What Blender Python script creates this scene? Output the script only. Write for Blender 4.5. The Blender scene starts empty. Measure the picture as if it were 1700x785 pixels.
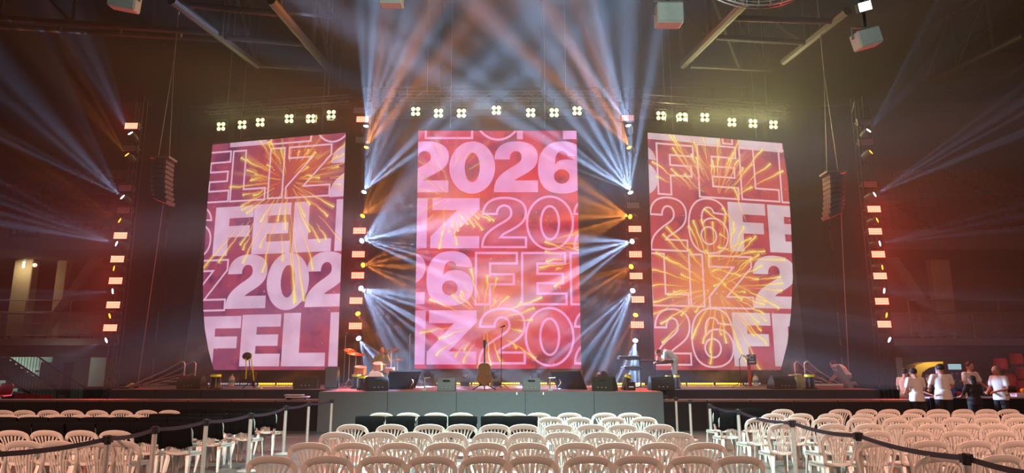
import bpy, bmesh, math, random
from math import sin, cos, tan, atan, atan2, pi, radians as R, sqrt
from mathutils import Vector, Matrix, Euler

# ------------------------------------------------------------ camera, world, exposure
S = bpy.context.scene
COL = S.collection
W_PX, H_PX, F_PX = 1700.0, 785.0, 24.0 / 36.0 * 1700.0
TILT = atan(219.0 / F_PX)
CAM_H = 1.70
cam_d = bpy.data.cameras.new('camera'); cam_d.lens = 24; cam_d.sensor_width = 36; cam_d.sensor_fit = 'HORIZONTAL'
cam_d.clip_end = 300
cam = bpy.data.objects.new('camera', cam_d); COL.objects.link(cam)
cam.location = (0, 0, CAM_H); cam.rotation_euler = (pi / 2 + TILT, 0, 0)
S.camera = cam
S.view_settings.view_transform = 'Standard'; S.view_settings.look = 'None'
S.view_settings.exposure = 0.0; S.view_settings.gamma = 1.0; S.view_settings.use_curve_mapping = False
S.cycles.use_denoising = True
S.cycles.max_bounces = 5; S.cycles.diffuse_bounces = 2; S.cycles.glossy_bounces = 2
S.cycles.transmission_bounces = 3; S.cycles.transparent_max_bounces = 12; S.cycles.volume_bounces = 0
S.cycles.sample_clamp_indirect = 2.0; S.cycles.sample_clamp_direct = 0.0
S.cycles.caustics_reflective = False; S.cycles.caustics_refractive = False
S.cycles.use_adaptive_sampling = True; S.cycles.adaptive_threshold = 0.02
world = bpy.data.worlds.new('hall_air'); S.world = world; world.use_nodes = True
HAZE = 0.0006; STAGE_HAZE = 0.010
world.cycles.volume_sampling = 'EQUIANGULAR'; _nt = world.node_tree; _bg = _nt.nodes['Background']; _bg.inputs[0].default_value = (0.012, 0.009, 0.012, 1); _bg.inputs[1].default_value = 0.0
_vs = _nt.nodes.new('ShaderNodeVolumeScatter'); _vs.inputs['Density'].default_value = HAZE; _vs.inputs['Anisotropy'].default_value = 0.0
_nt.links.new(_vs.outputs[0], _nt.nodes['World Output'].inputs['Volume'])

def at(px, py, Y):
    """the place at depth Y that the photograph shows at pixel px, py (used once, to measure the hall)"""
    dx = (px - W_PX / 2) / F_PX; dy = -(py - H_PX / 2) / F_PX
    d = Vector((dx, cos(TILT) - dy * sin(TILT), sin(TILT) + dy * cos(TILT)))
    k = Y / d.y
    return Vector((d.x * k, Y, CAM_H + d.z * k))
def on_floor(px, py, z=0.0):
    dx = (px - W_PX / 2) / F_PX; dy = -(py - H_PX / 2) / F_PX
    d = Vector((dx, cos(TILT) - dy * sin(TILT), sin(TILT) + dy * cos(TILT)))
    k = (z - CAM_H) / d.z
    return Vector((d.x * k, d.y * k, z))

# ------------------------------------------------------------ lamps of the place
def add_light(name, kind, loc, color, power, target=None, size=0.1, spot=60, blend=0.5, size_y=None, spread=None):
    l = bpy.data.lights.new(name, kind); l.color = color; l.energy = power
    if kind in ('POINT', 'SPOT'): l.shadow_soft_size = size
    if kind == 'SPOT': l.spot_size = R(spot); l.spot_blend = blend
    if kind == 'AREA':
        l.size = size
        if size_y: l.shape = 'RECTANGLE'; l.size_y = size_y
        if spread: l.spread = R(spread)
    o = bpy.data.objects.new(name, l); COL.objects.link(o); o.location = loc
    if target is not None:
        o.rotation_euler = (Vector(target) - Vector(loc)).to_track_quat('-Z', 'Y').to_euler()
    return o

def fan_light(name, loc, ang, half, color, power, toward=0.24, seed=0, fine=9.0, contrast=(0.48, 0.60), floor_=0.03):
    """moving head throwing a fan of thin shafts; the shafts are a gobo in the lamp itself"""
    l = bpy.data.lights.new(name, 'SPOT'); l.color = color; l.energy = power
    l.spot_size = R(min(2 * half, 150)); l.spot_blend = 0.25; l.shadow_soft_size = 0.03
    o = bpy.data.objects.new(name, l); COL.objects.link(o); o.location = loc
    a = R(ang); d = Vector((cos(a), -toward, sin(a))).normalized()
    z = -d; y = Vector((0, -1, 0)); y = (y - y.dot(z) * z).normalized(); x = y.cross(z)
    o.matrix_world = Matrix.Translation(loc) @ Matrix((x, y, z)).transposed().to_4x4()
    l.use_nodes = True; nt = l.node_tree
    em = next(n for n in nt.nodes if n.type == 'EMISSION')
    tc = nt.nodes.new('ShaderNodeTexCoord'); sp = nt.nodes.new('ShaderNodeSeparateXYZ'); nt.links.new(tc.outputs['Normal'], sp.inputs[0])
    def M(op, a_, b_=None):
        n = nt.nodes.new('ShaderNodeMath'); n.operation = op
        for i, v in enumerate((a_, b_)):
            if v is None: continue
            if isinstance(v, (int, float)): n.inputs[i].default_value = v
            else: nt.links.new(v, n.inputs[i])
        return n.outputs[0]
    phi = M('ARCTAN2', sp.outputs[0], M('ABSOLUTE', sp.outputs[2]))
    nz = nt.nodes.new('ShaderNodeTexNoise'); nz.noise_dimensions = '1D'; nz.inputs['Scale'].default_value = fine
    nz.inputs['Detail'].default_value = 3.0; nz.inputs['Roughness'].default_value = .62
    nt.links.new(M('ADD', phi, 3.7 * seed + 1.3), nz.inputs['W'])
    mr = nt.nodes.new('ShaderNodeMapRange'); mr.interpolation_type = 'SMOOTHSTEP'
    nt.links.new(nz.outputs[0], mr.inputs[0]); mr.inputs[1].default_value = contrast[0]; mr.inputs[2].default_value = contrast[1]
    mr.inputs[3].default_value = floor_; mr.inputs[4].default_value = 1.0
    el = M('DIVIDE', M('ABSOLUTE', sp.outputs[1]), M('ABSOLUTE', sp.outputs[2]))
    m2 = nt.nodes.new('ShaderNodeMapRange'); m2.interpolation_type = 'SMOOTHSTEP'; nt.links.new(el, m2.inputs[0])
    m2.inputs[1].default_value = .24; m2.inputs[2].default_value = .06; m2.inputs[3].default_value = 0; m2.inputs[4].default_value = 1
    nt.links.new(M('MULTIPLY', mr.outputs[0], m2.outputs[0]), em.inputs['Strength'])
    return o

BLUE = (0.40, 0.60, 1.0); ORANGE = (1.0, 0.30, 0.04); RED = (1.0, 0.05, 0.03)
YI, YO = 26.3, 25.0
# (column, x px, y px, kind, fan angle, fan half width, power)
HEADS = [
 ('IL', 607, 213, 'W', 72, 24, 1.0), ('IL', 607, 248, 'O', 62, 26, 1.3), ('IL', 603, 322, 'W', 58, 32, 1.5), ('IL', 600, 361, 'O', 42, 42, .6),
 ('IL', 598, 401, 'W', 14, 42, 1.5), ('IL', 600, 440, 'O', -5, 36, .6), ('IL', 597, 477, 'W', -32, 34, 1.3), ('IL', 593, 518, 'O', -55, 16, .3), ('IL', 594, 559, 'W', -52, 22, 1.1),
 ('IR', 1044, 212, 'W', 112, 26, 1.0), ('IR', 1046, 248, 'O', 126, 22, 1.6), ('IR', 1048, 323, 'W', 119, 44, 2.3), ('IR', 1049, 360, 'O', 182, 34, 1.2),
 ('IR', 1052, 400, 'W', 200, 26, 1.6), ('IR', 1050, 441, 'O', 215, 22, .5), ('IR', 1052, 480, 'W', 232, 24, 1.3), ('IR', 1056, 520, 'O', 245, 14, .3), ('IR', 1055, 562, 'W', 255, 20, 2.2),
 ('OL', 219, 225, 'W', 118, 14, .4), ('OL', 214, 260, 'O', 128, 13, .35), ('OL', 207, 330, 'W', 135, 22, .55), ('OL', 203, 368, 'O', 152, 14, .3), ('OL', 198, 406, 'W', 162, 18, .4),
 ('OL', 194, 446, 'O', 176, 12, .12), ('OL', 192, 483, 'W', 193, 14, .35), ('OL', 187, 523, 'O', 205, 12, .08), ('OL', 181, 563, 'W', 212, 14, .15),
 ('OR', 1439, 220, 'W', 52, 13, .3), ('OR', 1442, 255, 'O', 40, 12, .05), ('OR', 1448, 325, 'W', 30, 14, .3), ('OR', 1452, 367, 'O', 20, 12, .05), ('OR', 1456, 405, 'W', 8, 14, .15),
 ('OR', 1460, 444, 'O', 0, 12, .05), ('OR', 1463, 482, 'W', -15, 14, .1), ('OR', 1467, 522, 'O', -20, 12, .05), ('OR', 1472, 562, 'W', -35, 14, .08),
]
# red strobe panels: (column, x, y, strength)  strength 0 = unlit
PANELS = [('IL', 597, 183, 0), ('IL', 602, 198, .6), ('IL', 602, 232, 0), ('IL', 597, 383, .8), ('IL', 595, 422, 1), ('IL', 594, 457, 1.2), ('IL', 591, 499, 1), ('IL', 590, 541, 1.2),
 ('IR', 1042, 196, .15), ('IR', 1051, 341, 0), ('IR', 1054, 380, 1.3), ('IR', 1055, 422, 1.2), ('IR', 1056, 458, 1.5), ('IR', 1059, 497, 1.2), ('IR', 1058, 539, 1.2),
 ('OL', 218, 209, .8), ('OL', 215, 246, 0), ('OL', 208, 312, 0), ('OL', 205, 349, 0), ('OL', 200, 391, 1), ('OL', 195, 430, 1), ('OL', 192, 466, 1), ('OL', 188, 506, 1), ('OL', 183, 544, 1),
 ('OR', 1436, 202, 0), ('OR', 1439, 236, 0), ('OR', 1445, 306, 0), ('OR', 1451, 347, .9), ('OR', 1453, 384, 1.3), ('OR', 1458, 422, 1.2), ('OR', 1461, 458, 1.3), ('OR', 1464, 500, 1.3), ('OR', 1468, 538, 1.3)]
BLINDERS = [(367, 210), (402, 207), (432, 203), (480, 197), (516, 197), (550, 190),
 (690, 185), (728, 188), (766, 188), (824, 183), (881, 187), (920, 187), (958, 184),
 (1097, 192), (1133, 194), (1170, 195), (1215, 203), (1250, 205), (1284, 207)]
def col_y(c): return YI if c[0] == 'I' else YO
FAN_W, FAN_O, PANEL_P, BLIND_P = 21000.0, 19000.0, 190.0, 20.0
for i, (c, px, py, k, ang, half, pw) in enumerate(HEADS):
    if pw < .07: continue
    p = at(px, py, col_y(c)); a = R(ang)
    p = p + Vector((cos(a) * .16, -.16, sin(a) * .16))
    fan_light('beam_lamp', p, ang, half, BLUE if k == 'W' else ORANGE, (FAN_W if k == 'W' else FAN_O) * pw * (1.8 if c[0] == 'I' else (.75 if k == 'W' else .45)), toward=(.24 if c[0] == 'O' else (.45 if abs(cos(a)) > .75 else .28)), seed=i, fine=7 + (i % 4) * 1.5)
for c, px, py, s in PANELS:
    if s: add_light('strobe_lamp', 'SPOT', at(px, py, col_y(c)) + Vector((0, -.22, 0)), RED, PANEL_P * s, at(px, py, col_y(c)) + Vector((0, -2, 0)), size=.08, spot=170, blend=.3)
for a_, b_, g_ in ((0, 5, 8), (6, 12, 14), (13, 18, 46)):
    p, q = (at(*BLINDERS[i], 26.9 + max(0, abs(BLINDERS[i][0] - 826) - 250) / 230 * 1.2) for i in (a_, b_))
    c_ = (p + q) / 2 + Vector((0, -.25, 0)); add_light('blinder_lamp', 'AREA', c_, (1.0, .93, .42), BLIND_P * g_, c_ + Vector((0, -2, -.4)), size=(q - p).length, size_y=.3)

# house lights over the chairs, plus an added roof fill
add_light('house_spot_cool', 'SPOT', (.2, 6.0, 13.5), (.60, 1.0, .93), 42000, (.2, 13.0, .6), size=.4, spot=50, blend=1.0)
add_light('house_flood_warm', 'AREA', (0, -2.5, 7.0), (1.0, .60, .44), 200, (0, 7, 0), size=7, size_y=2, spread=100)
add_light('house_flood_right', 'AREA', (12, 1, 9.0), (1.0, .47, .33), 600, (8.5, 11, 0), size=3, size_y=2, spread=80)
add_light('house_flood_left', 'AREA', (-12, 1, 9.0), (1.0, .48, .33), 540, (-8, 10, 0), size=3, size_y=2, spread=80)
add_light('stage_wash_front', 'SPOT', (-.5, 13, 16), (.95, .86, 1.0), 1100, (-.5, 22.5, 1), size=.5, spot=46, blend=.7)
add_light('stand_red_left', 'SPOT', (-13, 22, 7), (1, .10, .09), 260, (-24, 40, 10), size=.4, spot=80, blend=.6)
add_light('stand_red_right', 'SPOT', (12, 22, 7), (1, .10, .08), 520, (23, 38, 8), size=.4, spot=100, blend=.6)
add_light('added_roof_fill', 'AREA', (1, 1, 7.5), (.8, 1.0, .92), 330, (1, 14, 10.5), size=1.5, size_y=1, spread=90)  # added fill without a fitting, brightens the boxes hung in the roof
# ------------------------------------------------------------ materials
def srgb(r, g, b):
    f = lambda c: (c / 255 / 12.92) if c / 255 <= 0.04045 else ((c / 255 + 0.055) / 1.055) ** 2.4
    return (f(r), f(g), f(b), 1)
MATS = {}
def mat(name, col, rough=.6, metal=0.0, var=.15, scale=8.0, bump=0.0, spec=.4, emit=None, strength=0, stretch=None, sample=True):
    if name in MATS: return MATS[name]
    m = bpy.data.materials.new(name); m.use_nodes = True; nt = m.node_tree; b = nt.nodes['Principled BSDF']
    c = srgb(*col) if max(col) > 1 else tuple(col) + (1,)
    b.inputs['Roughness'].default_value = rough; b.inputs['Metallic'].default_value = metal
    b.inputs['Specular IOR Level'].default_value = spec
    if emit:
        b.inputs['Base Color'].default_value = c
        b.inputs['Emission Color'].default_value = tuple(emit) + (1,); b.inputs['Emission Strength'].default_value = strength
        if not sample: m.cycles.emission_sampling = 'NONE'
    else:
        tc = nt.nodes.new('ShaderNodeTexCoord'); mp = nt.nodes.new('ShaderNodeMapping'); nz = nt.nodes.new('ShaderNodeTexNoise')
        nt.links.new(tc.outputs['Object'], mp.inputs[0]); nt.links.new(mp.outputs[0], nz.inputs['Vector'])
        if stretch: mp.inputs['Scale'].default_value = stretch
        nz.inputs['Scale'].default_value = scale; nz.inputs['Detail'].default_value = 4
        mx = nt.nodes.new('ShaderNodeMix'); mx.data_type = 'RGBA'
        mx.inputs['A'].default_value = tuple(x * (1 - var) for x in c[:3]) + (1,)
        mx.inputs['B'].default_value = tuple(min(1, x * (1 + var)) for x in c[:3]) + (1,)
        nt.links.new(nz.outputs[0], mx.inputs['Factor']); nt.links.new(mx.outputs['Result'], b.inputs['Base Color'])
        if bump:
            bp = nt.nodes.new('ShaderNodeBump'); bp.inputs['Strength'].default_value = bump; bp.inputs['Distance'].default_value = .02
            nt.links.new(nz.outputs[0], bp.inputs['Height']); nt.links.new(bp.outputs[0], b.inputs['Normal'])
    MATS[name] = m
    return m

# ------------------------------------------------------------ mesh builder
class MB:
    def __init__(s): s.v = []; s.f = []; s.m = []
    def add(s, vs, fs, mi=0):
        o = len(s.v); s.v += [tuple(v) for v in vs]; s.f += [tuple(i + o for i in f) for f in fs]; s.m += [mi] * len(fs); return s
    def box(s, c, d, rot=None, mi=0, taper=None):
        x, y, z = d[0] / 2, d[1] / 2, d[2] / 2
        vs = [Vector((i * x, j * y, k * z)) for k in (-1, 1) for j in (-1, 1) for i in (-1, 1)]
        if taper: vs = [Vector((v.x * (taper if v.z > 0 else 1), v.y * (taper if v.z > 0 else 1), v.z)) for v in vs]
        if rot is not None:
            m = Euler(rot).to_matrix(); vs = [m @ v for v in vs]
        c = Vector(c)
        return s.add([v + c for v in vs], [(0, 2, 3, 1), (4, 5, 7, 6), (0, 1, 5, 4), (2, 6, 7, 3), (0, 4, 6, 2), (1, 3, 7, 5)], mi)
    def tube(s, pts, r, n=8, mi=0, closed=False, flat=1.0):
        pts = [Vector(p) for p in pts]; N = len(pts); rr = r if isinstance(r, (list, tuple)) else [r] * N
        vs = []; up = None
        for i, p in enumerate(pts):
            a = pts[i - 1] if (i > 0 or closed) else p; b = pts[(i + 1) % N] if (i < N - 1 or closed) else p
            t = (b - a).normalized()
            if up is None:
                up = Vector((0, 0, 1)) if abs(t.z) < .9 else Vector((0, 1, 0))
            u = (up - up.dot(t) * t).normalized(); w = t.cross(u); up = u
            for k in range(n):
                an = 2 * pi * k / n; vs.append(p + rr[i] * (cos(an) * u * flat + sin(an) * w))
        fs = []
        for i in range(N if closed else N - 1):
            for k in range(n):
                j = (i + 1) % N; fs.append((i * n + k, j * n + k, j * n + (k + 1) % n, i * n + (k + 1) % n))
        if not closed:
            fs.append(tuple(range(n)))
            fs.append(tuple((N - 1) * n + k for k in reversed(range(n))))
        return s.add(vs, fs, mi)
    def lathe(s, prof, c=(0, 0, 0), n=20, rot=None, mi=0):
        vs = []; m = Euler(rot).to_matrix() if rot is not None else None; c = Vector(c)
        for r, z in prof:
            for k in range(n):
                v = Vector((r * cos(2 * pi * k / n), r * sin(2 * pi * k / n), z))
                vs.append((m @ v if m else v) + c)
        fs = [(i * n + k, i * n + (k + 1) % n, (i + 1) * n + (k + 1) % n, (i + 1) * n + k) for i in range(len(prof) - 1) for k in range(n)]
        if prof[0][0] > 1e-5: fs.append(tuple(reversed(range(n))))
        if prof[-1][0] > 1e-5: fs.append(tuple((len(prof) - 1) * n + k for k in range(n)))
        return s.add(vs, fs, mi)
    def prism(s, poly, y0, y1, mi=0):
        """poly in x, z; extruded along y"""
        n = len(poly); vs = [(x, y0, z) for x, z in poly] + [(x, y1, z) for x, z in poly]
        fs = [tuple(range(n)), tuple(reversed(range(n, 2 * n)))] + [(i, i + n, (i + 1) % n + n, (i + 1) % n) for i in range(n)]
        return s.add(vs, fs, mi)
    def prismx(s, poly, x0, x1, mi=0):
        n = len(poly); vs = [(x0, y, z) for y, z in poly] + [(x1, y, z) for y, z in poly]
        fs = [tuple(range(n)), tuple(reversed(range(n, 2 * n)))] + [(i, i + n, (i + 1) % n + n, (i + 1) % n) for i in range(n)]
        return s.add(vs, fs, mi)
    def strip(s, pts, hw, th, ymap=None, mi=0):
        """a flat bar along pts (x, z), half widths hw, thickness th, its depth given by ymap(z)"""
        N = len(pts); vs = []
        for i, (x, z) in enumerate(pts):
            a = pts[max(0, i - 1)]; b = pts[min(N - 1, i + 1)]; tx, tz = b[0] - a[0], b[1] - a[1]; L = math.hypot(tx, tz) or 1
            nx, nz = -tz / L, tx / L; w = hw[i] if isinstance(hw, (list, tuple)) else hw
            for sg in (1, -1):
                X, Z = x + sg * nx * w, z + sg * nz * w; Y = ymap(Z, X) if ymap else 0
                vs += [(X, Y - th / 2, Z), (X, Y + th / 2, Z)]
        fs = []
        for i in range(N - 1):
            a, b = i * 4, i * 4 + 4
            fs += [(a, b, b + 2, a + 2), (a + 1, a + 3, b + 3, b + 1), (a, a + 1, b + 1, b), (a + 2, b + 2, b + 3, a + 3)]
        fs += [(0, 2, 3, 1), ((N - 1) * 4, (N - 1) * 4 + 1, (N - 1) * 4 + 3, (N - 1) * 4 + 2)]
        return s.add(vs, fs, mi)
    def sphere(s, c, r, n=12, m=8, sc=(1, 1, 1), mi=0):
        prof = [(r * sin(pi * i / m) if 0 < i < m else 0.0001 * r, -r * cos(pi * i / m)) for i in range(m + 1)]
        o = len(s.v); s.lathe(prof, (0, 0, 0), n, None, mi); c = Vector(c)
        for i in range(o, len(s.v)):
            v = s.v[i]; s.v[i] = (v[0] * sc[0] + c.x, v[1] * sc[1] + c.y, v[2] * sc[2] + c.z)
        return s
    def mesh(s, name, mats, bevel=0.0, smooth=35, seg=1):
        me = bpy.data.meshes.new(name); me.from_pydata(s.v, [], s.f)
        for m in (mats if isinstance(mats, (list, tuple)) else [mats]): me.materials.append(m)
        me.polygons.foreach_set('material_index', s.m)
        bm = bmesh.new(); bm.from_mesh(me); bmesh.ops.recalc_face_normals(bm, faces=bm.faces)
        if bevel:
            ed = [e for e in bm.edges if len(e.link_faces) == 2 and e.calc_face_angle(0) > .6]
            bmesh.ops.bevel(bm, geom=ed, offset=bevel, segments=seg, affect='EDGES', clamp_overlap=True)
        bm.to_mesh(me); bm.free()
        if smooth:
            me.shade_smooth(); me.set_sharp_from_angle(angle=R(smooth))
        return me
    def build(s, name, mats, parent=None, bevel=0.0, smooth=35, seg=1, loc=None, label=None):
        o = bpy.data.objects.new(name, s.mesh(name, mats, bevel, smooth, seg)); COL.objects.link(o)
        if parent: o.parent = parent
        if loc is not None: o.location = loc
        if label: o['label'] = label
        return o

def tag(o, label=None, cat=None, group=None, kind=None):
    if label: o['label'] = label
    if cat: o['category'] = cat
    if group: o['group'] = group
    if kind: o['kind'] = kind
    return o
def thing(name, label, cat, loc=(0, 0, 0), rz=0, group=None, rot=None):
    o = bpy.data.objects.new(name, None); o.empty_display_size = .2; COL.objects.link(o)
    o.location = loc; o.rotation_euler = rot if rot else (0, 0, rz)
    return tag(o, label, cat, group)
def structure(name, mb, m, **k):
    return tag(mb.build(name, m, **k), kind='structure')
def copy_tree(o, label=None, parent=None, loc=None, rz=None, group=None):
    c = o.copy(); COL.objects.link(c)
    if parent: c.parent = parent
    if loc is not None: c.location = loc
    if rz is not None: c.rotation_euler = (0, 0, rz)
    if label: c['label'] = label
    if group: c['group'] = group
    for ch in list(o.children): copy_tree(ch, None, c)
    return c
ORD = ['', 'first', 'second', 'third', 'fourth', 'fifth', 'sixth', 'seventh', 'eighth', 'ninth', 'tenth', 'eleventh', 'twelfth', 'thirteenth', 'fourteenth', 'fifteenth']
def arc(cx, cz, rx, rz, a0, a1, n=16):
    return [(cx + rx * cos(R(a0 + (a1 - a0) * i / n)), cz + rz * sin(R(a0 + (a1 - a0) * i / n))) for i in range(n + 1)]
def at_z(px, py, z): return on_floor(px, py, z)

M_BLACK = mat('black_metal', (22, 22, 24), .45, .3, .2)
M_BPLAS = mat('black_plastic', (26, 26, 28), .5, 0, .15)
M_CLOTH = mat('black_cloth', (14, 14, 16), .95, 0, .25, 30, .3, spec=.1)
M_CHROME = mat('polished_steel', (215, 212, 210), .38, .65, .05)
M_ALU = mat('brushed_aluminium', (185, 188, 190), .38, .9, .1, 40)
M_STEEL = mat('galvanised_steel', (140, 138, 138), .5, .6, .15)
M_WHITE = mat('white_plastic', (226, 224, 220), .38, 0, .04, 5)
M_YELLOW = mat('hi_vis_yellow', (215, 225, 30), .6)
M_SKIN = mat('skin', (176, 120, 92), .6, 0, .08)
# ------------------------------------------------------------ the hall
def tile_mat():
    m = bpy.data.materials.new('floor_sheeting'); m.use_nodes = True; nt = m.node_tree; b = nt.nodes['Principled BSDF']
    tc = nt.nodes.new('ShaderNodeTexCoord'); br = nt.nodes.new('ShaderNodeTexBrick'); nz = nt.nodes.new('ShaderNodeTexNoise'); mx = nt.nodes.new('ShaderNodeMix'); mx.data_type = 'RGBA'
    nt.links.new(tc.outputs['Object'], br.inputs['Vector']); br.inputs['Scale'].default_value = .8
    br.inputs['Color1'].default_value = srgb(128, 122, 120); br.inputs['Color2'].default_value = srgb(104, 98, 98); br.inputs['Mortar'].default_value = srgb(50, 46, 46)
    br.inputs['Mortar Size'].default_value = .012; br.offset = .5; br.inputs['Brick Width'].default_value = 1.2; br.inputs['Row Height'].default_value = 1.0
    nz.inputs['Scale'].default_value = 1.3; nz.inputs['Detail'].default_value = 6; nt.links.new(tc.outputs['Object'], nz.inputs['Vector'])
    mx.blend_type = 'MULTIPLY'; mx.inputs['Factor'].default_value = .6
    nt.links.new(br.outputs[0], mx.inputs['A']); nt.links.new(nz.outputs[0], mx.inputs['B']); nt.links.new(mx.outputs['Result'], b.inputs['Base Color'])
    b.inputs['Roughness'].default_value = .38; b.inputs['Specular IOR Level'].default_value = .5
    return m
structure('floor', MB().box((0, 20, -.1), (84, 70, .2)), tile_mat())
M_ROOF = mat('roof_sheet', (34, 31, 31), .8, 0, .3, 3, stretch=(1, 12, 1))
structure('ceiling', MB().box((0, 20, 22.1), (84, 70, .2)), M_ROOF)
M_HALL = mat('hall_wall_paint', (58, 48, 47), .9, 0, .25, 1.5)
structure('wall_back', MB().box((0, 50.1, 11), (84, .2, 22)), M_HALL)
structure('wall_left', MB().box((-40.1, 20, 11), (.2, 70, 22)), M_HALL)
structure('wall_right', MB().box((40.1, 20, 11), (.2, 70, 22)), M_HALL)

# haze from the smoke machines, hanging over the stage only
_m = bpy.data.materials.new('stage_haze'); _m.use_nodes = True; _m.cycles.volume_sampling = 'EQUIANGULAR'; _n = _m.node_tree; _n.nodes.remove(_n.nodes['Principled BSDF'])
_v = _n.nodes.new('ShaderNodeVolumeScatter'); _v.inputs['Density'].default_value = STAGE_HAZE; _v.inputs['Color'].default_value = (1, 1, 1, 1)
_n.links.new(_v.outputs[0], _n.nodes['Material Output'].inputs['Volume'])
tag(MB().box((0, 0, 0), (46, 10.2, 20.8)).build('haze', _m, smooth=0, loc=(0, 24.6, 11.5)), 'thin smoke haze hanging over the whole stage', 'haze', kind='stuff')

def smoke_puff(label, px, py, Y, size, dens):
    m_ = bpy.data.materials.new('smoke_puff'); m_.use_nodes = True; m_.cycles.volume_sampling = 'EQUIANGULAR'; n_ = m_.node_tree; n_.nodes.remove(n_.nodes['Principled BSDF'])
    v_ = n_.nodes.new('ShaderNodeVolumeScatter'); tc = n_.nodes.new('ShaderNodeTexCoord'); nz = n_.nodes.new('ShaderNodeTexNoise'); nz.inputs['Scale'].default_value = 1.6; nz.inputs['Detail'].default_value = 4
    n_.links.new(tc.outputs['Object'], nz.inputs['Vector']); ln = n_.nodes.new('ShaderNodeVectorMath'); ln.operation = 'LENGTH'
    mp = n_.nodes.new('ShaderNodeVectorMath'); mp.operation = 'DIVIDE'; mp.inputs[1].default_value = [q / 2 for q in size]; n_.links.new(tc.outputs['Object'], mp.inputs[0]); n_.links.new(mp.outputs[0], ln.inputs[0])
    r_ = n_.nodes.new('ShaderNodeMapRange'); n_.links.new(ln.outputs['Value'], r_.inputs[0]); r_.inputs[1].default_value = 1; r_.inputs[2].default_value = .1; r_.inputs[3].default_value = 0; r_.inputs[4].default_value = 1
    q_ = n_.nodes.new('ShaderNodeMapRange'); n_.links.new(nz.outputs[0], q_.inputs[0]); q_.inputs[1].default_value = .42; q_.inputs[2].default_value = .68; q_.inputs[4].default_value = dens
    k_ = n_.nodes.new('ShaderNodeMath'); k_.operation = 'MULTIPLY'; n_.links.new(r_.outputs[0], k_.inputs[0]); n_.links.new(q_.outputs[0], k_.inputs[1]); n_.links.new(k_.outputs[0], v_.inputs['Density'])
    n_.links.new(v_.outputs[0], n_.nodes['Material Output'].inputs['Volume'])
    tag(MB().sphere((0, 0, 0), 1, 16, 10, sc=[q / 2 for q in size]).build('smoke', m_, loc=at(px, py, Y)), label, 'smoke', kind='stuff')
smoke_puff('grey smoke drifting over the floor monitor on the right side stage', 1280, 608, 26.2, (3.6, 1.4, 1.1), 1.1)
smoke_puff('smoke lit orange above the battens under the right screen', 1195, 618, 26.0, (2.6, 1.0, .9), 1.0)
smoke_puff('grey smoke hanging beside the cut corner of the left screen', 335, 590, 26.4, (3.0, 1.4, 1.8), .7)

# roof trusses: bottom chords lie in the plane z = 14, webs rise to a top chord at z = 16.5
M_TRUSS = mat('roof_truss_paint', (38, 32, 31), .6, .2, .2, 6)
ZB, ZT = 14.0, 16.4
def roof_truss(label, lines, webs, r=.12, zb=ZB):
    t = thing('roof_truss', label, 'roof truss', (at_z(*lines[0][0], zb)), group='steel roof trusses')
    o = Vector(t.location); mb = MB()
    def P(p, z=None):
        q = at_z(p[0], p[1], zb); q = Vector((q.x, q.y, z if z is not None else zb)); return q - o
    main = lines[:2]; rest = lines[2:]
    for a, b in main: MB().tube([P(a), P(b)], r * 1.4, 8).build('bottom_chord', M_TRUSS, t)
    for a, b in rest: MB().tube([P(a), P(b)], r * .9, 8).build('cross_bar', M_TRUSS, t)
    for a, b in main: MB().tube([P(a, ZT), P(b, ZT)], r, 8).build('top_chord', M_TRUSS, t)
    prev = None
    for a in webs:
        MB().tube([P(a), P(a, ZT)], r * .8, 8).build('post', M_TRUSS, t)
        if prev: MB().tube([P(prev, ZT), P(a)], r * .6, 8).build('brace', M_TRUSS, t)
        prev = a
    return t
roof_truss('brown steel roof truss above the left screen', [((285, 0), (428, 108)), ((450, 0), (548, 116)), ((315, 8), (463, 23)), ((375, 62), (508, 74)), ((428, 108), (545, 116))], [(375, 62), (425, 106), (518, 85), (548, 116), (463, 20)])
roof_truss('brown steel roof truss above the right screen', [((1241, 0), (1133, 108)), ((1407, 18), (1301, 102)), ((1188, 62), (1343, 71)), ((1146, 109), (1282, 116)), ((1215, 30), (1395, 36))], [(1133, 108), (1178, 62), (1227, 112), (1276, 116), (1340, 72)])
roof_truss('brown steel roof truss at the far right under the roof', [((1700, 59), (1535, 140)), ((1760, 80), (1600, 160)), ((1651, 84), (1740, 92)), ((1587, 114), (1690, 122)), ((1536, 140), (1600, 160))], [(1651, 84), (1589, 112), (1536, 140)], .1)
roof_truss('long faint roof beam at the upper left', [((0, 30), (370, 56)), ((0, 44), (365, 66)), ((100, 36), (100, 50)), ((200, 43), (200, 56)), ((300, 50), (300, 62))], [(0, 30), (120, 38), (250, 47), (368, 56)], .08)
# catwalk across the hall behind the lighting bars
t = thing('lighting_catwalk', 'dark steel catwalk crossing the roof above the centre screen', 'catwalk', (0, 30.5, 13.6))
MB().box((-1, 0, 0), (26, .9, .12)).build('walkway', M_TRUSS, t)
mb = MB()
for z in (.5, 1.0): mb.tube([(-14, -.45, z), (12, -.45, z)], .03, 6)
for i in range(21): mb.tube([(-14 + i * 1.3, -.45, 0), (-14 + i * 1.3, -.45, 1.0)], .025, 6)
mb.build('handrail', M_TRUSS, t)
for i in range(6): MB().tube([(-13 + i * 4.8, 0, 0), (-13 + i * 4.8, 0, 8.3)], .04, 6).build('hanger', M_TRUSS, t)

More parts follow.
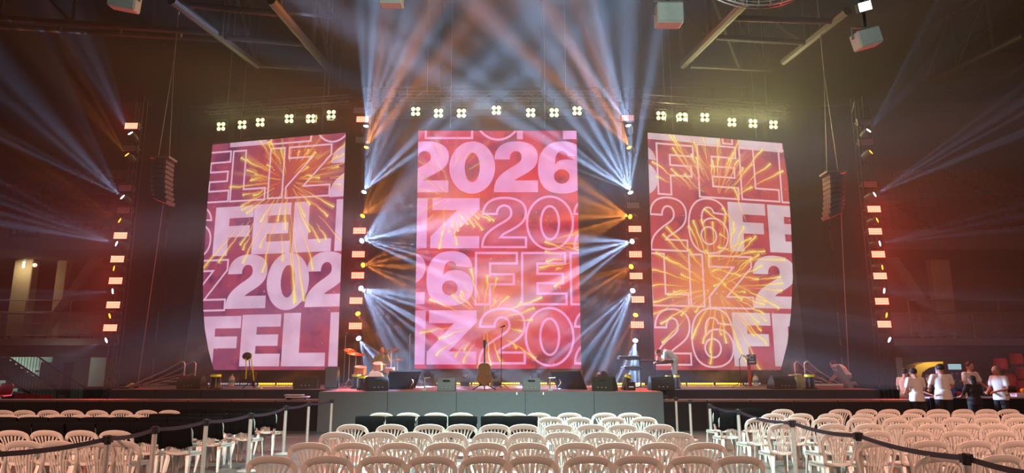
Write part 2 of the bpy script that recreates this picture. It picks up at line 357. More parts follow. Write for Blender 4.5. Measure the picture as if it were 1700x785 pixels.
# white boxes hung in the roof
M_BOXW = mat('offwhite_cabinet', (196, 198, 192), .6, 0, .08)
def roof_box(label, px, py, Y, w, h, d, rot, tall=6, emit=False):
    p = at(px, py, Y)
    t = thing('hanging_loudspeaker', label, 'loudspeaker', p, group=None)
    MB().box((0, 0, 0), (w, d, h), rot).build('cabinet', M_BOXW, t, bevel=.03)
    c = Euler(rot).to_matrix() @ Vector((0, -d / 2 - .012, 0))
    MB().box(c, (w * .9, .02, h * .86), rot).build('grille', mat('grey_grille', (190, 194, 188), .7), t)
    y = MB(); y.tube([(-w / 2 - .04, 0, 0), (-w / 2 - .04, 0, h * .75), (w / 2 + .04, 0, h * .75), (w / 2 + .04, 0, 0)], .03, 6)
    y.build('yoke', M_STEEL, t)
    MB().tube([(0, 0, h * .75), (0, 0, 21.95 - p.z)], .04, 8).build('drop_pipe', M_TRUSS, t)
roof_box('pale greenish loudspeaker box in the roof cut by the upper left edge', 207, 2, 15, .62, .42, .4, (.2, .12, .2))
roof_box('pale loudspeaker box in the roof above the inner left light column', 650, -3, 15, .55, .38, .4, (.1, 0, 0))
roof_box('grey white loudspeaker box in a bracket under the roof right of centre', 1110, 26, 15, .62, .5, .45, (.1, 0, 0))
roof_box('tilted pale green loudspeaker box under the floodlight', 1438, 65, 15.7, .58, .42, .4, (.1, -.28, .0))
p = at(1433, 12, 15)
t = thing('floodlight', 'bright white LED floodlight glowing under the roof at the upper right', 'floodlight', p)
MB().box((0, 0, 0), (.34, .14, .24), (.25, -.28, 0)).build('housing', M_BLACK, t, bevel=.02)
c = Euler((.25, -.28, 0)).to_matrix() @ Vector((0, -.08, 0))
MB().box(c, (.30, .02, .20), (.25, -.28, 0)).build('lens', mat('floodlight_glow', (200, 230, 230), .5, emit=(.8, 1.0, 1.0), strength=9, sample=False), t)
MB().tube([(0, .08, .1), (0, .2, 21.95 - p.z)], .03, 8).build('drop_pipe', M_TRUSS, t)
add_light('floodlight_lamp', 'SPOT', p + Vector((0, -.2, -.05)), (.66, .95, 1.0), 260, p + Vector((-.6, -1.2, -1.2)), size=.15, spot=150)

# wall fan in its wire cage, top edge of the view
p = at(1247, -112, 11)
t = thing('caged_fan', 'large round fan in a wire cage cut off by the top edge', 'fan', p)
cg = MB()
for r in [.1 + .1 * i for i in range(14)]:
    yy = -.22 + .12 * (r / 1.25) ** 2
    cg.tube([(r * 1.0 * cos(2 * pi * k / 40), yy, r * 1.0 * sin(2 * pi * k / 40)) for k in range(40)], .009, 5, closed=True)
for rr, yy in ((1.48, 0), (1.48, -.1)):
    cg.tube([(rr * cos(2 * pi * k / 48), yy, rr * sin(2 * pi * k / 48)) for k in range(48)], .016, 6, closed=True)
for k in range(60):
    a = 2 * pi * k / 44
    cg.tube([(.1 * cos(a), -.22, .1 * sin(a)), (.6 * cos(a), -.19, .6 * sin(a)), (1.48 * cos(a), -.1, 1.48 * sin(a)), (1.48 * cos(a), 0, 1.48 * sin(a))], .009, 5)
cg.build('wire_cage', M_ALU, t)
bl = MB()
for k in range(3):
    a = 2 * pi * k / 3; ux, uz = cos(a), sin(a); wx, wz = -uz, ux
    bl.add([(ux * .12 + wx * .05, -.1, uz * .12 + wz * .05), (ux * .12 - wx * .05, -.06, uz * .12 - wz * .05), (ux * .82 - wx * .2, .0, uz * .82 - wz * .2), (ux * .86 + wx * .18, -.12, uz * .86 + wz * .18),
            (ux * .12 + wx * .05, -.09, uz * .12 + wz * .05), (ux * .12 - wx * .05, -.05, uz * .12 - wz * .05), (ux * .82 - wx * .2, .01, uz * .82 - wz * .2), (ux * .86 + wx * .18, -.11, uz * .86 + wz * .18)],
           [(0, 1, 2, 3), (7, 6, 5, 4), (0, 3, 7, 4), (1, 5, 6, 2), (2, 6, 7, 3), (0, 4, 5, 1)])
bl.build('blades', M_STEEL, t)
MB().lathe([(.02, -.2), (.12, -.16), (.13, 0), (.1, .25), (.03, .3)], (0, 0, 0), 16, (-pi / 2, 0, 0)).build('motor', M_BLACK, t)
MB().tube([(0, .2, 0), (0, .25, 21.95 - p.z)], .05, 8).build('drop_pipe', M_TRUSS, t)

# ------------------------------------------------------------ concourses and stands beside the stage
M_CONC = mat('painted_concrete', (128, 120, 112), .85, 0, .12, 2)
M_CONC2 = mat("pale_column_paint", (190, 200, 188), .8, 0, .1, 2)
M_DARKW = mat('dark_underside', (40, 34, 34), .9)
M_RAIL = mat('grey_rail_paint', (150, 142, 142), .5, .3)
M_SEATR = mat('red_seat_plastic', (150, 30, 38), .5, 0, .1)
m = bpy.data.materials.new('balcony_glass'); m.use_nodes = True; nt = m.node_tree
b = nt.nodes['Principled BSDF']; b.inputs['Base Color'].default_value = (.5, .5, .5, 1); b.inputs['Roughness'].default_value = .15; b.inputs['Alpha'].default_value = .22
M_GLASS = m

def seat_mesh(mb, x, y, z, s=1, th=0, w=.46):
    """a tip-up stadium seat facing the local -y direction"""
    e = Euler((0, 0, th)).to_matrix()
    def B(c, d, r=0):
        c = e @ Vector(c); mb.box((x + c.x, y + c.y, z + c.z), d, (r, 0, th))
    B((0, .18, .55), (w, .05, .42), -.18); B((0, -.02, .38), (w, .4, .06), .05); B((0, .12, .18), (.06, .08, .36), 0)
def balcony(side, sx):
    """sx = -1 left, 1 right"""
    X = lambda v: sx * v
    xm = 27.5; w = 21; cx = X(13.4 + w / 2)
    s_ = 'left' if sx < 0 else 'right'
    structure('trim_1' if sx < 0 else 'trim_2', MB().box((cx, 33.2, 2.85), (w, 6, .3)), M_CONC)                    # first floor slab
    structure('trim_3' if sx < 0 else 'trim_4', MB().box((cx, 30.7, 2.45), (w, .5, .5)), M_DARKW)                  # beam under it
    structure('wall_%s_lower' % s_, MB().box((cx, 36.3, 1.35), (w, .2, 2.7)), mat('lower_wall_paint', (92, 96, 92), .85, 0, .15, 1))
    structure('wall_%s_upper' % s_, MB().box((cx, 36.3, 5.0), (w, .2, 4.1)), mat('upper_wall_paint', (96, 84, 78), .85, 0, .15, 1))
    structure('trim_5' if sx < 0 else 'trim_6', MB().box((cx, 33.2, 7.4), (w, 6, .9)), mat('upper_fascia', (92, 80, 76), .85))
    # glass railing along the slab edge
    t = thing('glass_railing', 'grey glass panel railing on the %s balcony edge' % s_, 'railing', (cx, 30.4, 3.0), group='balcony railings')
    mb = MB(); mb.tube([(-w / 2, 0, 1.1), (w / 2, 0, 1.1)], .04, 6); mb.tube([(-w / 2, 0, .12), (w / 2, 0, .12)], .03, 6); mb.build('rail', M_RAIL, t)
    n = 9
    for i in range(n + 1): MB().box((-w / 2 + i * w / n, 0, .55), (.1 if i % 2 else .16, .06, 1.1)).build('post', M_RAIL, t)
    for i in range(n): MB().box((-w / 2 + (i + .5) * w / n, .0, .62), (w / n - .2, .015, .9)).build('glass_pane', M_GLASS, t)
    t = thing('pipe_railing', 'thin pipe railing standing behind the glass railing on the %s balcony' % s_, 'railing', (cx + X(2.5), 32.6, 3.0), group='pipe railings')
    mb = MB()
    for z in (.8, 1.35, 1.9): mb.tube([(-w / 2 + 3, 0, z), (w / 2 - 3, 0, z)], .025, 6)
    for i in range(8): mb.tube([(-w / 2 + 3 + i * (w - 6) / 7, 0, 0), (-w / 2 + 3 + i * (w - 6) / 7, 0, 1.9)], .03, 6)
    mb.build('rail', M_RAIL, t)
    # upper bowl: rising terraces with rows of seats that melt into the dark
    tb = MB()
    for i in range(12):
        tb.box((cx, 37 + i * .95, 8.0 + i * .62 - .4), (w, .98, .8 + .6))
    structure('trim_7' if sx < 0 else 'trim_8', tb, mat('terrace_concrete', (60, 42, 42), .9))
    sb = MB()
    for i in range(12):
        for k in range(40):
            if k % 14 in (6,): continue
            seat_mesh(sb, cx - w / 2 + .3 + k * .52, 37.1 + i * .95, 8.3 + i * .62)
    tag(sb.build('stand_seats', M_SEATR, smooth=0), 'dim rows of red seats in the %s upper stand' % s_, 'seats', kind='stuff')
    t = thing('upper_stand_railing', 'pale railing along the front of the %s upper stand' % s_, 'railing', (cx, 36.5, 7.85), group='upper stand railings')
    mb = MB()
    for z in (.5, 1.0): mb.tube([(-w / 2, 0, z), (w / 2, 0, z)], .03, 6)
    for i in range(15): mb.tube([(-w / 2 + i * w / 14, 0, 0), (-w / 2 + i * w / 14, 0, 1.0)], .025, 6)
    mb.build('rail', M_RAIL, t)
    # the row of red seats behind the glass
    proto = thing('stadium_seat', 'dim red seat behind glass railing, first from stage on the %s balcony' % s_, 'seat', (X(15.0), 31.8, 3.0), group='%s balcony seats' % s_)
    a = MB(); a.box((0, .18, .55), (.46, .05, .42), (-.18, 0, 0)); a.build('backrest', M_SEATR, proto, bevel=.02)
    a = MB(); a.box((0, -.02, .38), (.46, .4, .06), (.05, 0, 0)); a.build('seat', M_SEATR, proto, bevel=.02)
    a = MB(); a.box((0, .12, .18), (.06, .08, .36)); a.build('leg', M_BLACK, proto)
    for i in range(1, 9):
        copy_tree(proto, 'dim red seat behind glass railing, %s from stage on the %s balcony' % (ORD[i + 1], s_), loc=(X(15.0 + i * .62 + (0.7 if i > 4 else 0)), 31.8, 3.0))
balcony('left', -1); balcony('right', 1)

def pillar(label, x, y, z0, z1, w, d, m_, name='concrete_pillar'):
    return tag(MB().box((0, 0, (z1 - z0) / 2), (w, d, z1 - z0)).build(name, m_, bevel=.03, loc=(x, y, z0)), label, 'pillar')
pa = at(145, 600, 29.8)
pillar('pale green concrete pillar below the left balcony slab', pa.x, 30.9, 0, 2.2, .75, .6, M_CONC2)
pb = at(60, 470, 33); pillar('lit beige pillar on the left balcony', pb.x - .7, 33.2, 3.0, 6.95, .9, .5, mat('beige_pillar', (176, 158, 122), .8))
pc = at(78, 470, 33); pillar('narrow beige pillar right of the lit one on the left balcony', pc.x + .35, 33.6, 3.0, 6.95, .5, .4, mat('beige_pillar', (0, 0, 0)))
pd = at(1565, 470, 33); pillar('dim brown pillar on the right balcony', pd.x, 33.2, 3.0, 6.95, .9, .5, mat('beige_pillar', (0, 0, 0)))
pe = at(1507, 610, 30); pillar('pale pillar below the right balcony slab', pe.x - .05, 30.9, 0, 2.2, .45, .5, M_CONC2)
# slanted ceiling brace on each balcony
for sx, px, lab in ((-1, 92, 'left'), (1, 1550, 'right')):
    q = at(px, 470, 33.0)
    tag(MB().prism([(0, 3.0), (.35, 3.0), (sx * -1.9 + .0, 6.95), (sx * -2.4, 6.95)] if sx > 0 else [(0, 3.0), (-.35, 3.0), (1.9, 6.95), (2.4, 6.95)], -.15, .15).build('slanted_brace', M_CONC, loc=(q.x, 32.6, 0)), 'slanted concrete brace rising behind the %s balcony' % lab, 'brace')
# the lit corridor wall and door recess under the left balcony
tag(MB().box((0, 0, 1.0), (1.1, .12, 2.0)).build('wall_panel', mat('grey_green_panel', (96, 104, 98), .8), bevel=.01, loc=(at(85, 620, 34).x, 34, 0)), 'grey green wall panel under the left balcony', 'panel')
tag(MB().box((0, 0, 1.0), (.5, .12, 2.0)).build('wall_panel', mat('grey_green_panel2', (70, 76, 72), .8), bevel=.01, loc=(at(105, 620, 34).x + .05, 34.2, 0)), 'darker narrow wall panel beside the grey green one', 'panel')
# entrance stair with black balusters
def stair(label, x0, sx, n=14, y=31.2, z0=0.0, w=2.0):
    t = thing('entrance_stair', label, 'stair', (x0, y, z0))
    st = MB()
    for i in range(n): st.box((sx * (.28 * i + .14), w / 2, .085 + .17 * i / 1), (.28, w, .17 * 1))
    st.build('steps', M_CONC, t)
    for yy, nm in ((0, 'front'), (w, 'rear')):
        rb = MB(); L = n * .28; H = n * .17
        for dz in (.12, .98): rb.tube([(-sx * .35, yy, dz - .2), (sx * L, yy, dz + H)], .035, 8)
        rb.tube([(-sx * .35, yy, -.05 + .05), (-sx * .35, yy, .8)], .035, 8)
        rb.build('handrail', M_BLACK, t)
        bb = MB()
        for i in range(n * 2): 
            xx = .14 * i; bb.tube([(sx * xx, yy, .12 + xx / .28 * .17), (sx * xx, yy, .95 + xx / .28 * .17)], .012, 6)
        bb.build('balusters', M_BLACK, t)
stair('dark stair with black balusters climbing to the left edge under the balcony', at(74, 655, 30).x, -1, y=30.3, n=13)
stair('dark stair with handrail climbing to the right behind the men', at(1630, 640, 31).x, 1, y=31.0, n=13)
# lit wall behind the stair with its sign
q = at(45, 610, 35.6)
tag(MB().box((0, 0, 1.25), (2.8, .1, 2.5)).build('lit_wall', mat('white_wall_green_lit', (190, 205, 192), .8), loc=(q.x - .2, 35.7, 0)), 'pale wall of the corridor seen lit through the stair balusters', 'wall panel')  # white wall, the greenish light on it is put into its colour
t = thing('gate_sign', 'white sign reading 7 on the corridor wall behind the stair', 'sign', (q.x + .55, 35.6, 1.35))
MB().box((0, 0, 0), (.95, .04, .8)).build('board', mat('sign_white', (215, 225, 218), .6), t)
MB().strip([(-.18, .22), (.2, .22), (0, -.25)], .05, .02).build('lettering', M_BLACK, t, loc=(.1, -.03, 0))
add_light('corridor_tube', 'AREA', (q.x - .5, 34.3, 2.45), (.75, 1.0, .85), 26, (q.x - .3, 35.2, .8), size=2.2, size_y=.3)
add_light('left_passage_tube', 'AREA', (at(110, 600, 30).x, 29.2, 2.3), (.75, 1.0, .88), 7, (at(130, 600, 33).x, 33, .5), size=1.2, size_y=.4)
add_light('left_balcony_lamp', 'AREA', (pb.x - .6, 32.2, 6.7), (1.0, .85, .6), 22, (pb.x, 33.2, 4.5), size=.8, size_y=.5)
# wall lamp on the left balcony
t = thing('wall_lamp', 'small lit wall lamp at the top of the left balcony', 'lamp', at(42, 438, 33.0))
MB().box((0, 0, 0), (.16, .16, .5)).build('lamp_body', M_CONC2, t, bevel=.02)
MB().box((0, -.09, -.05), (.12, .03, .3)).build('diffuser', mat('lamp_glow', (255, 240, 200), .5, emit=(1, .9, .6), strength=1.2, sample=False), t)
t = thing('wall_lamp', 'tiny round lit lamp beside the beige pillar on the left balcony', 'lamp', at(58, 440, 32.8))
MB().sphere((0, 0, 0), .1).build('globe', mat('globe_glow', (255, 240, 200), .5, emit=(1, .9, .7), strength=1.0, sample=False), t)
# unlit name board on the upper fascia
t = thing('advert_board', 'dark advert board with faint white lettering on the upper left fascia', 'sign', at(40, 385, 30.165))
MB().box((0, 0, 0), (1.3, .06, .5)).build('board', M_BLACK, t)
lb = MB()
for i, w_ in enumerate((.1, .06, .06, .09, .05, .08, .06)): lb.box((-.2 + i * .11, -.04, 0), (w_ * .8, .01, .1))
lb.box((-.42, -.04, 0), (.16, .01, .2)); lb.build('lettering', mat('dim_white', (130, 128, 128), .7), t)
# ------------------------------------------------------------ stage
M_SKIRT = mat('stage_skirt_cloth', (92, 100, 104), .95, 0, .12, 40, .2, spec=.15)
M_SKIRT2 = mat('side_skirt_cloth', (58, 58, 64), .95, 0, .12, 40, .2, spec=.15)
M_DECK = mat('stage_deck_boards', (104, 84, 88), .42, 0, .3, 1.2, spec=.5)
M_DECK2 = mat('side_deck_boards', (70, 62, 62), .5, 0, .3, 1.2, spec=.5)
STAGE_Z = 1.07
xl, xr = at(530, 650, 19.4).x, at(1100, 650, 19.4).x
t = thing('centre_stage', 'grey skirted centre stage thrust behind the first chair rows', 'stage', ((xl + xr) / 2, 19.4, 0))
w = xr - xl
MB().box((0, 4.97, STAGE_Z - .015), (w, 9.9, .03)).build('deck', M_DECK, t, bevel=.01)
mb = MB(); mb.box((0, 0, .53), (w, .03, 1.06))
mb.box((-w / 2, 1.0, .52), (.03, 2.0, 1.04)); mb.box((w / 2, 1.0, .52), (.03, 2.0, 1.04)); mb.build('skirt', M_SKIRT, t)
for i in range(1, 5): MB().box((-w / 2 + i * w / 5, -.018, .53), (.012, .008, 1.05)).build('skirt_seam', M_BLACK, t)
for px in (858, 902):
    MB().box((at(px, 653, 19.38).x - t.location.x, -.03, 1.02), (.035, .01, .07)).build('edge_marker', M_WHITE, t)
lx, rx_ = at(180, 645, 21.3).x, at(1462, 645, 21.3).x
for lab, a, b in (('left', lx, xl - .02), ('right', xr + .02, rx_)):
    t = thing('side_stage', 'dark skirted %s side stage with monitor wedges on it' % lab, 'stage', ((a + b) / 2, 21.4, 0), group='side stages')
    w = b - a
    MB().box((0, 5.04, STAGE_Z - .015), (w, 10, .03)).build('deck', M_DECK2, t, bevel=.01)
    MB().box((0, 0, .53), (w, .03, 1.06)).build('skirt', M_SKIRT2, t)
    n = 5
    for i in range(1, n): MB().box((-w / 2 + i * w / n, -.018, .8), (.014, .008, .5), (0, .12, 0)).build('skirt_seam', M_BLACK, t)
MB_ = MB()
# low black riser modules along the foot of the side stages
RZ = .84
M_RISC = mat('riser_black_cloth', (34, 30, 32), .9, 0, .2, 20, .2, spec=.2)
M_RTOP = mat('riser_top_ply', (96, 78, 78), .5, 0, .2, 3)
xs = [xl - .06 - 1.22 * i for i in range(10)]
proto = thing('low_riser', 'black fronted low riser, first to the left of the centre stage', 'riser', (xs[0] - .6, 19.6, 0), group='low risers along the side stages')
mb = MB(); mb.box((0, .3, RZ - .03), (1.2, .6, .06)); mb.build('deck', M_RTOP, proto, bevel=.006)
MB().box((0, 0.02, (RZ - .06) / 2), (1.19, .02, RZ - .06)).build('front_cloth', M_RISC, proto)
mb = MB()
for sx in (-.57, .57): mb.box((sx, .1, (RZ - .06) / 2), (.05, .05, RZ - .06)); mb.box((sx, .5, (RZ - .06) / 2), (.05, .05, RZ - .06))
mb.build('frame', M_STEEL, proto)
for i in range(1, 10): copy_tree(proto, 'black fronted low riser, %s to the left of the centre stage' % ORD[i + 1], loc=(xs[i] - .6, 19.6, 0))
for i in range(6): copy_tree(proto, 'black fronted low riser, %s to the right of the centre stage' % ORD[i + 1], loc=(xr + .66 + 1.22 * i, 19.6, 0))
# metal ramp lying on the last left riser
p = at(500, 659, 20.2)
t = thing('loading_ramp', 'pale folded metal ramp lying on the riser left of the centre stage', 'ramp', (p.x, 19.88, RZ))
mb = MB(); mb.box((0, 0, .07), (.62, .35, .04)); mb.box((-.1, 0, .12), (.5, .3, .03)); mb.build('plates', M_ALU, t, bevel=.005)
mb = MB()
for s_ in (-.25, .25): mb.box((s_, 0, .025), (.04, .3, .05))
mb.build('feet', M_BLACK, t)

# ------------------------------------------------------------ black drapes behind the stage
M_DRAPE = mat('black_wool_drape', (20, 19, 21), .95, 0, .04, 2, spec=.1)
M_DRAPEG = mat('grey_screen_masking', (78, 76, 80), .95, 0, .1, 6, spec=.1)
def drape(label, x0, x1, y, z0, z1, m_, pleat=.5, amp=.006):
    n = max(4, int((x1 - x0) / pleat * 6)); vs = []; fs = []
    for i in range(n + 1):
        u = i / n; X = (u - .5) * (x1 - x0); dy = amp * sin(X / pleat * 2 * pi) + amp * .5 * sin(X * 3.1)
        vs += [(X, dy, 0), (X, dy, z1 - z0), (X, dy + .02, 0), (X, dy + .02, z1 - z0)]
    for i in range(n):
        a, b = 4 * i, 4 * i + 4
        fs += [(a, b, b + 1, a + 1), (a + 2, a + 3, b + 3, b + 2), (a + 1, b + 1, b + 3, a + 3), (a, a + 2, b + 2, b)]
    fs += [(0, 1, 3, 2), (4 * n, 4 * n + 2, 4 * n + 3, 4 * n + 1)]
    o = MB().add(vs, fs).build('stage_drape', m_, loc=((x0 + x1) / 2, y, z0), smooth=60)
    tag(o, label, 'drape'); return o
X30 = lambda px, Y=30.4: at(px, 612, Y).x
TOPD = 13.6
drape('black pleated drape at the far left edge of the stage', X30(205), X30(262), 29.9, .0, TOPD, M_DRAPE)
drape('black pleated drape between the left loudspeaker array and the left screen', X30(262), X30(352), 30.1, .0, TOPD, M_DRAPE)
drape('long black drape hanging behind the three screens', X30(340), X30(1312), 31.5, .0, TOPD, M_DRAPE)
drape('black pleated drape between the right screen and the right loudspeaker array', X30(1300), X30(1392), 30.1, .0, TOPD, M_DRAPE)
drape('black pleated drape at the far right edge of the stage', X30(1392), X30(1478), 29.9, .0, TOPD, M_DRAPE)
tag(MB().prism([(X30(300, 29.7), 1.1), (X30(398, 29.7), 1.1), (X30(398, 29.7), 9), (X30(322, 29.7), 9)], 0, .03).build('grey_masking', M_DRAPEG, loc=(0, 29.72, 0)), 'grey cloth masking beside the cut corner of the left screen', 'masking cloth')
tag(MB().prism([(X30(1250, 29.7), 1.1), (X30(1341, 29.7), 1.1), (X30(1330, 29.7), 9), (X30(1250, 29.7), 9)], 0, .03).build('grey_masking', M_DRAPEG, loc=(0, 29.72, 0)), 'grey cloth masking beside the cut corner of the right screen', 'masking cloth')
a_, b_ = at(687, 612, 28.3).x, at(967, 612, 28.3).x
tag(MB().box((0, 0, .20), (b_ - a_, .04, .60)).build('grey_masking', M_SKIRT, loc=((a_ + b_) / 2, 28.3, 1.17)), 'grey cloth strip hanging under the centre screen', 'masking cloth')
# drapes filling the gap behind the light columns come with the long one

# ------------------------------------------------------------ LED screens
def densify(poly, step=.06):
    out = []
    for i, p in enumerate(poly):
        q = poly[(i + 1) % len(poly)]; d = math.hypot(q[0] - p[0], q[1] - p[1]); k = max(1, int(d / step))
        out += [(p[0] + (q[0] - p[0]) * j / k, p[1] + (q[1] - p[1]) * j / k) for j in range(k)]
    return out
def bez(p0, p1, p2, p3, n=9):
    return [tuple((1 - t) ** 3 * a + 3 * (1 - t) ** 2 * t * b + 3 * (1 - t) * t * t * c + t ** 3 * d for a, b, c, d in zip(p0, p1, p2, p3)) for t in [i / n for i in range(n)]]
G = {
 'F': [[(0, 0), (.38, 0), (.38, .37), (.93, .37), (.93, .60), (.38, .60), (.38, .76), (1, .76), (1, 1), (0, 1)]],
 'E': [[(0, 0), (1, 0), (1, .24), (.38, .24), (.38, .39), (.93, .39), (.93, .61), (.38, .61), (.38, .76), (.98, .76), (.98, 1), (0, 1)]],
 'L': [[(0, 0), (1, 0), (1, .25), (.4, .25), (.4, 1), (0, 1)]],
 'I': [[(0, 0), (1, 0), (1, 1), (0, 1)]],
 'Z': [[(0, 0), (1, 0), (1, .24), (.44, .24), (1, .78), (1, 1), (.03, 1), (.03, .76), (.54, .76), (0, .23)]],
 '0': [[(x, z) for x, z in arc(.5, .5, .5, .53, 0, 360, 44)[:-1]], [(x, z) for x, z in arc(.5, .5, .165, .30, 360, 0, 30)[:-1]]],
}
G['2'] = [bez((0, 0), (0, .25), (.12, .34), (.36, .48)) + bez((.36, .48), (.56, .58), (.63, .62), (.63, .70)) + bez((.63, .70), (.63, .80), (.56, .83), (.50, .83)) + bez((.50, .83), (.41, .83), (.36, .76), (.36, .66))
          + [(.36, .66), (.01, .66)] + bez((.01, .66), (.01, .90), (.2, 1.03), (.5, 1.03)) + bez((.5, 1.03), (.82, 1.03), (1, .92), (1, .72)) + bez((1, .72), (1, .52), (.86, .44), (.68, .35)) + bez((.68, .35), (.58, .30), (.5, .27), (.47, .235)) + [(.47, .235), (1, .235), (1, 0)]]
G['6'] = [bez((.98, .71), (.95, .92), (.78, 1.03), (.52, 1.03)) + bez((.52, 1.03), (.18, 1.03), (0, .82), (0, .48)) + bez((0, .48), (0, .12), (.18, -.03), (.5, -.03)) + bez((.5, -.03), (.84, -.03), (1, .13), (1, .33)) + bez((1, .33), (1, .53), (.84, .66), (.62, .66))
          + bez((.62, .66), (.48, .66), (.40, .62), (.36, .55)) + bez((.36, .55), (.36, .72), (.40, .83), (.52, .83)) + bez((.52, .83), (.59, .83), (.63, .78), (.64, .71)),
          [(x, z) for x, z in arc(.5, .315, .165, .145, 360, 0, 24)[:-1]]]
def area2(p): return sum(p[i][0] * p[(i + 1) % len(p)][1] - p[(i + 1) % len(p)][0] * p[i][1] for i in range(len(p)))
def inset(loop, d):
    """moves a ring sideways by d, to its left for counter clockwise rings"""
    n = len(loop); out = []
    for i in range(n):
        a, p, b = loop[i - 1], loop[i], loop[(i + 1) % n]
        def nr(u, v):
            L = math.hypot(v[0] - u[0], v[1] - u[1]) or 1; return (-(v[1] - u[1]) / L, (v[0] - u[0]) / L)
        n1, n2 = nr(a, p), nr(p, b); k = 1 + n1[0] * n2[0] + n1[1] * n2[1]; k = max(k, .35)
        out.append((p[0] + d * (n1[0] + n2[0]) / k, p[1] + d * (n1[1] + n2[1]) / k))
    return out

def screen_mats(nm, c1, c2, c3, fillc, linec, bursts, stren=.92):
    """c1..c3 background tones; bursts = (u, v, radius, glow colour, gain)"""
    def base(nt):
        tc = nt.nodes.new('ShaderNodeTexCoord')
        def noise(scale, det=3):
            n = nt.nodes.new('ShaderNodeTexNoise'); n.inputs['Scale'].default_value = scale; n.inputs['Detail'].default_value = det
            nt.links.new(tc.outputs['Object'], n.inputs['Vector']); return n.outputs[0]
        def rng(v, a, b, lo=0, hi=1):
            m_ = nt.nodes.new('ShaderNodeMapRange'); m_.interpolation_type = 'SMOOTHSTEP'; nt.links.new(v, m_.inputs[0])
            for i, q in enumerate((a, b, lo, hi)): m_.inputs[i + 1].default_value = q
            return m_.outputs[0]
        def mixc(f, a, b, mode='MIX'):
            m_ = nt.nodes.new('ShaderNodeMix'); m_.data_type = 'RGBA'; m_.blend_type = mode
            for s_, v in (('Factor', f), ('A', a), ('B', b)):
                if isinstance(v, tuple): m_.inputs[s_].default_value = v
                elif isinstance(v, (int, float)): m_.inputs[s_].default_value = v
                else: nt.links.new(v, m_.inputs[s_])
            return m_.outputs['Result']
        col = mixc(rng(noise(.55), .40, .60), srgb(*c1), srgb(*c2))
        col = mixc(rng(noise(.9), .52, .68), col, srgb(*c3))
        for (u, v, rad, gc, gain) in bursts:
            d = nt.nodes.new('ShaderNodeVectorMath'); d.operation = 'DISTANCE'; d.inputs[1].default_value = (u, 0, v); nt.links.new(tc.outputs['Object'], d.inputs[0])
            col = mixc(rng(d.outputs['Value'], rad, 0, 0, gain), col, srgb(*gc))
        vo = nt.nodes.new('ShaderNodeTexVoronoi'); vo.inputs['Scale'].default_value = 4.5; nt.links.new(tc.outputs['Object'], vo.inputs['Vector'])
        dots = rng(vo.outputs['Distance'], .16, .06)
        mk = nt.nodes.new('ShaderNodeMath'); mk.operation = 'MULTIPLY'; nt.links.new(dots, mk.inputs[0]); nt.links.new(rng(noise(.8, 2), .5, .62, 0, .75), mk.inputs[1])
        vo2 = nt.nodes.new('ShaderNodeTexVoronoi'); vo2.inputs['Scale'].default_value = 9; nt.links.new(tc.outputs['Object'], vo2.inputs['Vector'])
        mk2 = nt.nodes.new('ShaderNodeMath'); mk2.operation = 'MULTIPLY'; nt.links.new(rng(vo2.outputs['Distance'], .2, .08), mk2.inputs[0]); nt.links.new(rng(noise(1.1, 2), .53, .62, 0, .5), mk2.inputs[1])
        col = mixc(mk.outputs[0], col, srgb(255, 225, 240)); col = mixc(mk2.outputs[0], col, srgb(255, 215, 235))
        return col, mixc, rng, noise
    def fin(m_, nt, col, sample=True):
        b = nt.nodes['Principled BSDF']; b.inputs['Base Color'].default_value = (.01, .01, .01, 1); b.inputs['Roughness'].default_value = .6; b.inputs['Specular IOR Level'].default_value = .15
        nt.links.new(col, b.inputs['Emission Color']); b.inputs['Emission Strength'].default_value = stren
    out = []
    for k in range(3):
        m_ = bpy.data.materials.new('led_picture_' + nm); m_.use_nodes = True; nt = m_.node_tree
        col, mixc, rng, noise = base(nt)
        if k == 1: col = mixc(rng(noise(.7), .35, .65, .62, .86), col, srgb(*fillc))
        if k == 2: col = mixc(.85, col, srgb(*linec))
        fin(m_, nt, col); 
        m_.cycles.emission_sampling = 'NONE'
        out.append(m_)
    return out
def streak_mat():
    m_ = bpy.data.materials.new('firework_trails'); m_.use_nodes = True; nt = m_.node_tree; nt.nodes.clear()
    o = nt.nodes.new('ShaderNodeOutputMaterial'); at_ = nt.nodes.new('ShaderNodeVertexColor'); at_.layer_name = 'glow'
    em = nt.nodes.new('ShaderNodeEmission'); tr = nt.nodes.new('ShaderNodeBsdfTransparent'); mx = nt.nodes.new('ShaderNodeMixShader')
    nt.links.new(at_.outputs['Color'], em.inputs[0]); em.inputs[1].default_value = 1.0
    nt.links.new(at_.outputs['Alpha'], mx.inputs[0]); nt.links.new(tr.outputs[0], mx.inputs[1]); nt.links.new(em.outputs[0], mx.inputs[2]); nt.links.new(mx.outputs[0], o.inputs[0])
    m_.cycles.emission_sampling = 'NONE'
    return m_
M_TRAIL = streak_mat()

